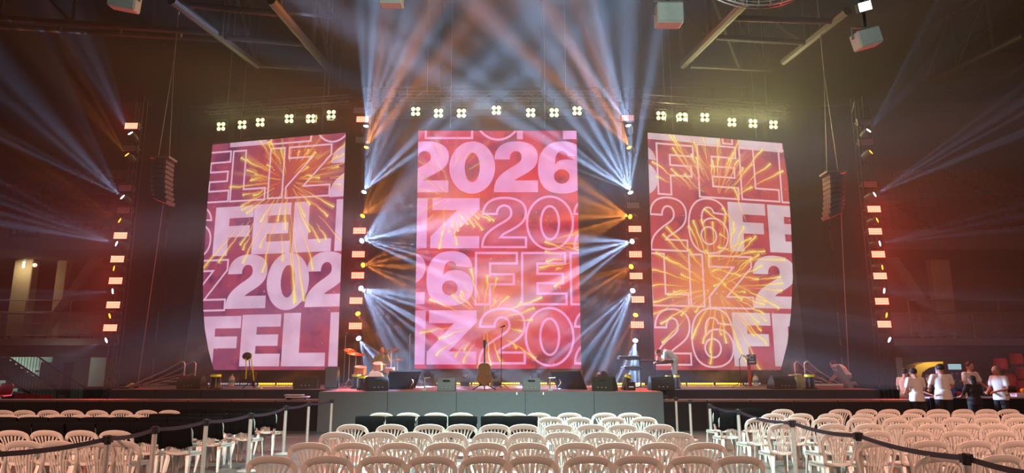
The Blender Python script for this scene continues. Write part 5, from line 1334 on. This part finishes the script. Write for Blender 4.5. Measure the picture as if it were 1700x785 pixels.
cymbal('lower hi hat cymbal at the right of the drum kit', cx(653, DY) + .1, DY + .25, .93, .2, .05, 0)
t = thing('drum_stool', 'drum stool under the drummer', 'stool', (dx, DY + .42, SZ))
MB().lathe([(.17, .46), (.18, .50), (.16, .53), (.0001, .535)], n=20).build('seat', M_BLACK, t); MB().tube([(0, 0, .1), (0, 0, .46)], .02, 8).build('pole', M_CHROME, t)
for k in range(3): a = 2 * pi * k / 3; MB().tube([(0, 0, .25), (.22 * cos(a), .22 * sin(a), .012)], .012, 6).build('leg', M_CHROME, t)
t = thing('small_amplifier', 'small pale rack behind the hi hat stand', 'rack', (cx(656, DY + .6), DY + .7, SZ))
MB().tube([(-.2, 0, 0), (-.2, 0, .42), (.2, 0, .42), (.2, 0, 0)], .018, 6).build('frame', M_ALU, t); MB().box((0, .05, .2), (.34, .3, .3)).build('case', M_BLACK, t, bevel=.01)
# wings ---------------------------------------------------------------
p = at(177, 640, 27.2); t = thing('light_stand', 'thin black tripod stand in the dark beside the outer left light column', 'stand', (p.x, 27.2, 0))
MB().tube([(0, 0, .1), (0, 0, 2.6)], .018, 8).build('pole', M_BLACK, t)
for k in range(3): a = 2 * pi * k / 3; MB().tube([(0, 0, .6), (.45 * cos(a), .45 * sin(a), .012)], .014, 6).build('leg', M_BLACK, t)
MB().box((.05, -.02, 2.62), (.22, .1, .12)).build('lamp_head', M_STEEL, t, bevel=.01)
p = at(152, 650, 28.5); t = thing('waste_bin', 'dark bin at the foot of the pale green pillar', 'bin', (p.x, 28.6, 0))
MB().box((0, 0, .45), (.5, .5, .9), taper=1.08).build('bin_body', mat('dark_green_bin', (34, 48, 42), .5), t, bevel=.03); MB().box((0, 0, .94), (.56, .56, .07)).build('lid', mat('dark_green_bin', (0, 0, 0)), t, bevel=.02)
# red seats near the stair at the lower left, and the pale things on them
M_SEATP = mat('red_seat_plastic_near', (190, 40, 54), .35, 0, .08)
def stadium_seat(label, x, Y, z, rz, grp):
    t = thing('stadium_seat', label, 'seat', (x, Y, z), rz, grp)
    b = MB(); vs = []; n = 8
    for i in range(n + 1):
        u = -1 + 2 * i / n
        for z_, w_ in ((.45, .21), (.62, .23), (.78, .22), (.84, .17)): vs.append((u * w_, .20 + .1 * (z_ - .45) - .05 * (u * u), z_)); vs.append((u * w_, .225 + .1 * (z_ - .45) - .05 * (u * u), z_))
    fs = []
    for i in range(n):
        for j in range(3):
            a = i * 8 + j * 2; fs.append((a, a + 8, a + 10, a + 2)); fs.append((a + 1, a + 3, a + 11, a + 9))
        fs.append((i * 8, i * 8 + 1, i * 8 + 9, i * 8 + 8)); fs.append((i * 8 + 6, i * 8 + 14, i * 8 + 15, i * 8 + 7))
    for i in (0, n):
        for j in range(3): a = i * 8 + j * 2; fs.append((a, a + 2, a + 3, a + 1))
    b.add(vs, fs).build('backrest', M_SEATP, t, smooth=60)
    MB().box((0, -.0, .42), (.42, .42, .05), (.06, 0, 0)).build('seat', M_SEATP, t, bevel=.02)
    MB().box((0, .1, .2), (.07, .12, .4)).build('leg', M_BLACK, t)
for i, (px, py, lab) in enumerate([(4, 648, 'large pink lit one at the left edge'), (28, 658, 'second from the left edge'), (48, 660, 'third from the left edge'), (70, 661, 'rightmost one')]):
    p = at(px, py, 25.5 + (0 if i else -1.5)); stadium_seat('red stadium seat below the left stair, %s' % lab, p.x, p.y, p.z - .6 if i == 0 else p.z - .72, pi * 0, 'red seats below the left stair')
# bank the seats stand on
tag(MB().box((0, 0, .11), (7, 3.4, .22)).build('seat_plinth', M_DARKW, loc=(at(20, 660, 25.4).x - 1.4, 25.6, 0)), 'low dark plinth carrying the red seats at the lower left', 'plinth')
t = thing('paper_stack', 'bluish white papers lying on the seats at the lower left', 'papers', at(20, 651, 26.6))
MB().box((0, 0, 0), (.55, .3, .05)).build('top_sheet', mat('bluish_paper', (150, 160, 190), .7), t); MB().box((.05, 0, -.06), (.6, .32, .04)).build('lower_sheet', mat('bluish_paper', (0, 0, 0)), t); MB().box((0, 0, (-.08 - (t.location.z - .22)) / 2), (.5, .3, t.location.z - .22 - .08)).build('crate', M_DARKW, t)
# red seats climbing at the right edge
k = 0
for r, (py, xs_) in enumerate([(594, [1688]), (602, [1662]), (617, [1700]), (629, [1676]), (640, [1650, 1700]), (660, [1668, 1692])]):
    for px in xs_:
        k += 1; Y = 27.5 - r * .55; p = at(px, py, Y)
        stadium_seat('dark red seat in the right hand bank, %s in order going down' % ORD[k], p.x, Y, p.z - .66, -.5, 'red seats of the right hand bank')
mb = MB()
for r, (py, xm) in enumerate([(594, 1650), (602, 1650), (617, 1652), (629, 1640), (640, 1632), (660, 1640)]):
    Y = 27.5 - r * .55; z = at(1680, py, Y).z - .66; x0 = at(xm, py, Y).x
    mb.box((x0 + 3, Y, z / 2), (6, .56, max(z, .05)))
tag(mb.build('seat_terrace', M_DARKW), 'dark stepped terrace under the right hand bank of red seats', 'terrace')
# ------------------------------------------------------------ people
def loft_rings(bm, rings):
    """rings = (centre, right, forward, rx, ry)"""
    n = 16; prev = None
    for c, u, v, rx, ry in rings:
        cur = [bm.verts.new(c + u * (rx * cos(2 * pi * k / n)) + v * (ry * sin(2 * pi * k / n))) for k in range(n)]
        if prev:
            for k in range(n): bm.faces.new((prev[k], prev[(k + 1) % n], cur[(k + 1) % n], cur[k]))
        else: bm.faces.new(list(reversed(cur)))
        prev = cur
    bm.faces.new(prev)
def limb(bm, pts, rs, sub=3, flat=1.0):
    """tapering round limb with rounded ends"""
    P = [Vector(p) for p in pts]; rings = []
    d0 = (P[1] - P[0]).normalized(); side = d0.cross(Vector((0, 1, 0)));
    if side.length < .2: side = d0.cross(Vector((1, 0, 0)))
    side.normalize()
    seq = []
    for i in range(len(P) - 1):
        for s_ in range(sub):
            f = s_ / sub; seq.append((P[i].lerp(P[i + 1], f), rs[i] + (rs[i + 1] - rs[i]) * f, (P[i + 1] - P[i]).normalized()))
    seq.append((P[-1], rs[-1], (P[-1] - P[-2]).normalized()))
    c0, r0, t0 = seq[0]; c1, r1, t1 = seq[-1]
    seq = [(c0 - t0 * r0 * .9, r0 * .35, t0), (c0 - t0 * r0 * .6, r0 * .8, t0)] + seq + [(c1 + t1 * r1 * .6, r1 * .8, t1), (c1 + t1 * r1 * .9, r1 * .35, t1)]
    for c, r, t in seq:
        u = (side - side.dot(t) * t).normalized(); v = t.cross(u); side = u
        rings.append((c, u, v, r, r * flat))
    loft_rings(bm, rings)
def remeshed(bm, name, m_, voxel, parent, smooth_it=3):
    me = bpy.data.meshes.new(name); bmesh.ops.recalc_face_normals(bm, faces=bm.faces); bm.to_mesh(me); bm.free()
    o = bpy.data.objects.new(name, me); COL.objects.link(o)
    a = o.modifiers.new('r', 'REMESH'); a.mode = 'VOXEL'; a.voxel_size = voxel; a.use_smooth_shade = True
    s_ = o.modifiers.new('s', 'SMOOTH'); s_.iterations = smooth_it; s_.factor = .5
    dg = bpy.context.evaluated_depsgraph_get(); me2 = bpy.data.meshes.new_from_object(o.evaluated_get(dg)); me2.name = name
    o.modifiers.clear(); o.data = me2; bpy.data.meshes.remove(me)
    me2.materials.clear(); me2.materials.append(m_); me2.shade_smooth()
    if parent: o.parent = parent
    return o
def person(label, loc, rz, J, shirt, trousers, hair, skin=None, voxel=.011, long_hair=False, shoes=(30, 28, 28), sleeve=.62, head_yaw=0, head_pitch=0, face_hint=True, coat=0):
    """J: joints in metres, figure faces local +y"""
    V = lambda k: Vector(J[k])
    t = thing('person', label, 'person', loc, rz)
    skin = skin or M_SKIN
    sh_l, sh_r = V('sh_l'), V('sh_r'); right = (sh_r - sh_l).normalized()
    pel, chest, neck, head = V('pelvis'), V('chest'), V('neck'), V('head')
    hipr = (V('hip_r') - V('hip_l')).normalized()
    def torso(bm, g):
        spine = [(pel - (chest - pel) * .22, .150, .105), (pel, .160, .115), (pel.lerp(chest, .45), .140, .102), (chest, .165, .115), (chest.lerp(neck, .5), .165, .105), (chest.lerp(neck, .82), .10, .08), (neck, .058, .058)]
        rings = []
        for i, (c, rx, ry) in enumerate(spine):
            a = spine[max(0, i - 1)][0]; b = spine[min(len(spine) - 1, i + 1)][0]; tt = (b - a).normalized()
            rr = hipr.lerp(right, i / 6).normalized(); u = (rr - rr.dot(tt) * tt).normalized(); v = tt.cross(u)
            rings.append((c, u, v, rx + g, ry + g))
        loft_rings(bm, rings)
    # body
    bm = bmesh.new(); torso(bm, 0)
    limb(bm, [chest.lerp(neck, .8), neck, neck.lerp(head, .5)], [.06, .055, .055])
    limb(bm, [chest.lerp(neck, .62), sh_l], [.07, .06]); limb(bm, [chest.lerp(neck, .62), sh_r], [.07, .06])
    hd = Euler((head_pitch, 0, head_yaw)).to_matrix(); 
    def H(x, y, z): return head + hd @ Vector((x, y, z))
    bmesh.ops.create_uvsphere(bm, u_segments=18, v_segments=12, radius=1, matrix=Matrix.Translation(H(0, 0, 0.02)) @ hd.to_4x4() @ Matrix.Diagonal((.082, .102, .116, 1)))
    bmesh.ops.create_uvsphere(bm, u_segments=12, v_segments=8, radius=1, matrix=Matrix.Translation(H(0, .025, -.06)) @ hd.to_4x4() @ Matrix.Diagonal((.055, .062, .055, 1)))
    bmesh.ops.create_cone(bm, cap_ends=True, segments=8, radius1=.017, radius2=.006, depth=.05, matrix=Matrix.Translation(H(0, .106, -.004)) @ hd.to_4x4() @ Matrix.Rotation(.45, 4, 'X'))
    for s_ in (-1, 1): bmesh.ops.create_uvsphere(bm, u_segments=8, v_segments=6, radius=1, matrix=Matrix.Translation(H(s_ * .084, -.005, 0)) @ hd.to_4x4() @ Matrix.Diagonal((.014, .022, .032, 1)))
    for s_, e in (('l', -1), ('r', 1)):
        limb(bm, [V('sh_' + s_), V('el_' + s_), V('wr_' + s_)], [.050, .038, .026])
        w, el = V('wr_' + s_), V('el_' + s_); d = (w - el).normalized(); hf = (Vector(J['hand_' + s_]) - w).normalized() if 'hand_' + s_ in J else d
        sd = hf.cross(Vector((0, 0, 1)));
        if sd.length < .3: sd = hf.cross(Vector((0, 1, 0)))
        sd.normalize(); pn = hf.cross(sd)
        limb(bm, [w, w + hf * .085], [.030, .036], 3, .55)
        for q, (o_, ln) in enumerate(((-.027, .062), (-.009, .074), (.009, .070), (.027, .054))):
            b0 = w + hf * .09 + sd * o_; k1 = b0 + hf * ln * .5 + pn * .008; k2 = k1 + (hf * .7 + pn * .7).normalized() * ln * .5
            limb(bm, [b0 - hf * .02, k1, k2], [.0105, .0098, .008], 2)
        b0 = w + hf * .03 + sd * e * .028; limb(bm, [b0, b0 + (hf * .7 + sd * e * .7) * .04, b0 + (hf + sd * e * .35) * .072], [.013, .011, .009], 2)
        limb(bm, [V('hip_' + s_), V('kn_' + s_), V('an_' + s_)], [.085, .058, .038])
        limb(bm, [V('an_' + s_), V('toe_' + s_)], [.04, .032], 2)
    remeshed(bm, 'body', skin, voxel, t, 2)
    # shirt
    bm = bmesh.new(); torso(bm, .016)
    if pel.z > .85 and (chest - pel).normalized().z > .9: loft_rings(bm, [(pel + Vector((0, 0, z_)), hipr, Vector((0, 1, 0)), rx_, .15) for z_, rx_ in ((-.16, .20), (-.05, .195), (.08, .168))])
    for s_ in 'lr':
        limb(bm, [chest.lerp(neck, .62), V('sh_' + s_)], [.078, .066]); limb(bm, [V('sh_' + s_), V('sh_' + s_).lerp(V('el_' + s_), sleeve)], [.062, .064] if sleeve < .9 else [.06, .05])
    hem = pel - (chest - pel) * .30
    if coat: limb(bm, [pel, pel - Vector((0, 0, coat))], [.16, .18], 3, .75)
    remeshed(bm, 'shirt', shirt, voxel * 1.15, t, 3)
    bm = bmesh.new()
    loft_rings(bm, [(pel - (chest - pel) * f, hipr, (chest - pel).normalized().cross(hipr), rx, ry) for f, rx, ry in ((.36, .12, .10), (.2, .165, .122), (-.12, .158, .118))])
    for s_ in 'lr':
        limb(bm, [V('hip_' + s_), V('kn_' + s_), V('an_' + s_) + Vector((0, 0, .03))], [.102, .080, .066])
    remeshed(bm, 'trousers', trousers, voxel * 1.15, t, 3)
    bm = bmesh.new()
    for s_ in 'lr': limb(bm, [V('an_' + s_) + Vector((0, 0, -.03)), V('toe_' + s_)], [.052, .042], 2)
    remeshed(bm, 'shoes', mat('shoe_%d' % shoes[0], shoes, .5), voxel * 1.15, t, 2)
    # hair
    bm = bmesh.new()
    bmesh.ops.create_uvsphere(bm, u_segments=18, v_segments=12, radius=1, matrix=Matrix.Translation(H(0, -.018, .045)) @ hd.to_4x4() @ Matrix.Diagonal((.093, .104, .100, 1)))
    if long_hair: limb(bm, [H(0, -.05, 0), H(0, -.085, -.12), H(0, -.09, -.26)], [.085, .08, .05], 3, .6)
    remeshed(bm, 'hair', hair, voxel, t, 2)
    if face_hint:
        f = MB()
        for s_ in (-1, 1): 
            q = H(s_ * .03, .096, .012); f.sphere(q, .0085, 8, 6)
        f.build('eyes', M_BLACK, t)
        q1, q2 = H(-.022, .083, -.058), H(.022, .083, -.058); MB().tube([q1, H(0, .09, -.06), q2], .005, 6).build('mouth', mat('lips', (130, 70, 62), .6), t)
    return t
STAND = dict(pelvis=(0, 0, .95), chest=(0, 0, 1.22), neck=(0, -.01, 1.45), head=(0, .02, 1.58), sh_l=(-.185, 0, 1.39), sh_r=(.185, 0, 1.39), el_l=(-.235, -.01, 1.12), el_r=(.235, -.01, 1.12), wr_l=(-.22, .12, .9), wr_r=(.22, .12, .9),
             hip_l=(-.09, 0, .92), hip_r=(.09, 0, .92), kn_l=(-.10, .02, .50), kn_r=(.10, .02, .50), an_l=(-.11, -.01, .085), an_r=(.11, -.01, .085), toe_l=(-.12, .14, .04), toe_r=(.12, .14, .04))
def pose(**k): d = dict(STAND); d.update(k); return d
M_HAIRD = mat('dark_hair', (26, 20, 18), .6); M_HAIRB = mat('brown_hair', (74, 44, 30), .6); M_HAIRG = mat('fair_hair', (120, 96, 74), .6)
M_TEE = mat('white_shirt_cloth', (212, 206, 198), .8, 0, .06); M_TEEB = mat('pale_blue_overall', (176, 200, 204), .8, 0, .06)
M_OLIVE = mat('olive_shirt', (128, 124, 70), .85, 0, .1); M_TROUB = mat('black_trousers', (20, 18, 20), .85); M_TROUW = mat('white_trousers', (205, 225, 225), .8, 0, .05)
# keyboard player bending over to his right (faces -x in the photo)
kb = pose(pelvis=(0, 0, .93), chest=(0, .20, 1.13), neck=(0, .41, 1.18), head=(0, .53, 1.14), sh_l=(-.16, .35, 1.14), sh_r=(.16, .35, 1.14), el_l=(-.17, .38, .90), el_r=(.17, .36, .90), wr_l=(-.12, .60, .84), wr_r=(.10, .58, .84),
          hand_l=(-.12, .8, .80), hand_r=(.10, .8, .80), hip_l=(-.09, .0, .90), hip_r=(.09, .0, .90), kn_l=(-.10, .04, .48), kn_r=(.10, .00, .48), an_l=(-.11, 0, .085), an_r=(.11, -.14, .085), toe_l=(-.11, .15, .04), toe_r=(.11, .0, .04))
p = at(1122, 640, 23.4)
person('keyboard player in pale shirt and trousers bending over the keyboard', (p.x, 23.4, SZ), pi / 2, kb, M_TEEB, mat('pale_blue_trousers', (170, 192, 196), .8, 0, .06), M_HAIRB, head_pitch=-.9, shoes=(40, 40, 42))
# drummer sitting
dr = pose(pelvis=(0, 0, .60), chest=(0, .04, .86), neck=(0, .05, 1.09), head=(0, .08, 1.21), sh_l=(-.185, .05, 1.03), sh_r=(.185, .05, 1.03), el_l=(-.28, .10, .80), el_r=(.28, .10, .80), wr_l=(-.2, .32, .74), wr_r=(.2, .32, .74),
          hip_l=(-.10, .03, .58), hip_r=(.10, .03, .58), kn_l=(-.26, .38, .50), kn_r=(.26, .38, .50), an_l=(-.25, .32, .09), an_r=(.25, .32, .09), toe_l=(-.27, .47, .05), toe_r=(.27, .47, .05))
person('drummer in olive shirt and white trousers seated behind the orange drums', (dx, DY + .40, SZ), pi, dr, M_OLIVE, M_TROUW, M_HAIRB, sleeve=.8, shoes=(200, 200, 198))
for i, s_ in enumerate((-1, 1)):
    tag(MB().tube([(0, 0, 0), (-s_ * .12, -.34, .05)], [.008, .006], 6).build('drumstick', mat('stick_wood', (200, 160, 110), .5), loc=(dx + s_ * .2, DY + .02, SZ + .75)), 'wooden drumstick in the %s hand of the drummer' % ('left' if s_ > 0 else 'right'), 'drumstick')
# technician bending at the right end of the stage
tb_ = pose(pelvis=(0, 0, .40), chest=(0, .14, .60), neck=(0, .30, .72), head=(0, .41, .76), sh_l=(-.17, .24, .69), sh_r=(.17, .24, .69), el_l=(-.2, .32, .45), el_r=(.2, .32, .45), wr_l=(-.14, .46, .3), wr_r=(.14, .46, .3),
           hip_l=(-.09, -.02, .36), hip_r=(.09, -.02, .36), kn_l=(-.12, .3, .34), kn_r=(.12, .16, .07), an_l=(-.12, .2, .085), an_r=(.12, -.24, .10), toe_l=(-.12, .34, .04), toe_r=(.12, -.33, .04))
p = at(1426, 636, 22.9)
person('stage hand in white tee bending down at the right end of the stage', (p.x - .02, 23.6, SZ), pi / 2 - .2, tb_, M_TEE, mat('grey_trousers', (120, 120, 118), .8), M_HAIRD, head_pitch=-.5)
# the group in white shirts by the table on the right, at floor level
def crowd(label, px, py_top, Y, rz, h=1.0, **k):
    p = at(px, py_top, Y); s_ = p.z / 1.70
    t = person(label, (p.x, Y, 0), rz, k.pop('J', STAND), k.pop('shirt', M_TEE), k.pop('tr', M_TROUB), k.pop('hair', M_HAIRD), **k)
    t.scale = (s_ * h, s_ * h, s_); return t
work = pose(el_l=(-.26, .06, 1.12), el_r=(.26, .06, 1.12), wr_l=(-.16, .30, 1.04), wr_r=(.16, .30, 1.04))
look = pose(head=(0, .06, 1.57), wr_l=(-.12, .28, 1.02), wr_r=(.12, .28, 1.02), el_l=(-.25, .04, 1.1), el_r=(.25, .04, 1.1))
crowd('man with tanned arms in reddish light at the left of the table group', 1500, 612, 21.2, -.9, .95, shirt=mat('reddish_tan_shirt', (170, 110, 80), .8), J=look)
crowd('man in white polo shirt seen from behind, left in the table group', 1517, 611, 19.6, .1, 1.08, J=look)
crowd('tall man in white polo shirt seen from behind, middle of the table group', 1560, 605, 19.7, -.15, 1.12, J=work)
crowd('man in white shirt facing the hall behind the woman in black', 1608, 602, 21.4, pi + .2, 1.05, J=work, head_pitch=-.2)
crowd('woman in black seen from behind with long dark hair', 1613, 624, 19.8, .1, 1.2, shirt=mat('black_blouse', (24, 14, 14), .8), long_hair=True, J=work, sleeve=.95)
crowd('man in white short sleeved shirt with lit hair, rightmost of the group', 1655, 608, 20.0, pi / 2 + .25, 1.06, J=look, hair=M_HAIRG)
crowd('dark dressed person half hidden between the two men in white polos', 1540, 622, 21.6, pi, .95, shirt=mat('black_blouse', (0, 0, 0)), J=work)
# catering table they stand at
tx0, tx1 = at(1530, 660, 20.7).x, at(1720, 660, 20.7).x
t = thing('folding_table', 'table under a dark cloth between the people on the right', 'table', ((tx0 + tx1) / 2, 20.65, 0))
MB().box((0, 0, .86), (tx1 - tx0, .7, .04)).build('tabletop', mat('tabletop_pale', (150, 140, 150), .5), t, bevel=.01)
MB().box((0, -.3, .43), (tx1 - tx0 - .05, .02, .84)).build('cloth_front', M_CLOTH, t)
for sx in (-1, 1):
    for sy in (-.25, .28): MB().tube([(sx * (tx1 - tx0) * .47, sy, 0), (sx * (tx1 - tx0) * .47, sy, .84)], .02, 8).build('leg', M_BLACK, t)
for lab, px, c_, d_ in (('white food box on the table beside the woman in black', 1592, (220, 214, 220), (.3, .24, .1)), ('red lidded box on the table between the people', 1584, (196, 60, 60), (.22, .2, .12)), ('blue box on the table behind the tall man', 1572, (60, 80, 150), (.34, .2, .2)), ('white tray on the table at the right edge', 1694, (210, 205, 220), (.4, .3, .08))):
    x_ = at(px, 655, 20.7).x; o = MB().box((0, 0, d_[2] / 2), d_).box((0, 0, d_[2] + .01), (d_[0] * 1.04, d_[1] * 1.04, .025)).build('food_box', mat('box_%d' % px, c_, .6), bevel=.01, loc=(x_, 20.6 + (px % 3) * .06, .88)); tag(o, lab, 'box')
x_ = at(1697, 650, 20.6).x
tag(MB().sphere((0, 0, .07), .08, sc=(1, 1, .9)).build('orange_fruit', mat('orange_peel', (235, 140, 30), .5), loc=(x_, 20.55, .99)), 'orange fruit on the white tray at the right edge', 'fruit')
# lit recess behind the group: drinks fridge, wall lamps, yellow hood
q = at(1579, 615, 33.9); t = thing('drinks_fridge', 'dark blue drinks fridge with a lit header behind the tall man', 'fridge', (q.x, 33.9, 0))
MB().box((0, 0, .95), (.75, .6, 1.9)).build('cabinet', mat('fridge_blue', (26, 34, 70), .4), t, bevel=.02); MB().box((0, -.31, 1.78), (.62, .02, .26)).build('lit_header', mat('fridge_header', (160, 210, 230), .5, emit=(.5, .85, 1.0), strength=.55, sample=False), t)
MB().box((0, -.31, .9), (.62, .02, 1.3)).build('glass_door', mat('fridge_door', (50, 70, 130), .2), t)
g_ = MB()
for k in range(4): g_.sphere((-.18 + .12 * k, -.33, 1.45 - .35 * (k % 2)), .05, 8, 6)
g_.build('bottles_shown', mat('fridge_bottles', (150, 170, 210), .4), t)
q = at(1533, 613, 33.2); t = thing('yellow_awning', 'yellow awning of a kiosk behind the men in white', 'awning', (q.x, 33.2, 0))
pr = [(-.85, 1.0), (-.8, 1.5), (-.55, 1.85), (-.1, 1.98), (.75, 2.02), (.75, 1.9), (.05, 1.72), (-.3, 1.5), (-.45, 1.0)]
MB().prism(pr, -.4, .4).build('canopy', mat('kiosk_yellow', (226, 180, 70), .6), t, bevel=.02)
MB().box((.1, .3, .85), (1.6, .1, 1.7)).build('kiosk_back', M_DARKW, t)
MB().box((.45, -.42, 1.62), (.25, .04, .3)).build('small_screen', mat('kiosk_screen', (90, 110, 255), .4, emit=(.35, .45, 1.0), strength=1.6, sample=False), t)
add_light('kiosk_lamp', 'AREA', (q.x, 32.2, 2.3), (1, .85, .5), 14, (q.x, 33.2, 1.6), size=1.2, size_y=.3)
for lab, px, py, w_ in (('pale ceiling light strip under the right balcony, left one', 1528, 578, 1.1), ('pale ceiling light strip under the right balcony, right one', 1585, 581, .9)):
    q = at(px, py, 33.4); t = thing('strip_light', lab, 'strip light', (q.x, 33.4, 2.62)); MB().box((0, 0, .04), (w_, .2, .08)).build('housing', M_CONC, t); MB().box((0, 0, -.01), (w_ * .95, .15, .03)).build('diffuser', mat('strip_glow', (180, 185, 180), .5, emit=(.8, .85, .8), strength=.35, sample=False), t)
for lab, px in (('oval lamp under the right balcony, left of two', 1614), ('oval lamp under the right balcony, right of two', 1626)):
    q = at(px, 583, 33.6); t = thing('bulkhead_lamp', lab, 'lamp', (q.x, 33.6, 2.58)); MB().sphere((0, 0, 0), .16, sc=(1, .6, .35)).build('globe', mat('oval_glow', (210, 210, 255), .5, emit=(.75, .75, 1.0), strength=.9, sample=False), t); MB().box((0, 0, .07), (.2, .14, .06)).build('mount', M_CONC, t)
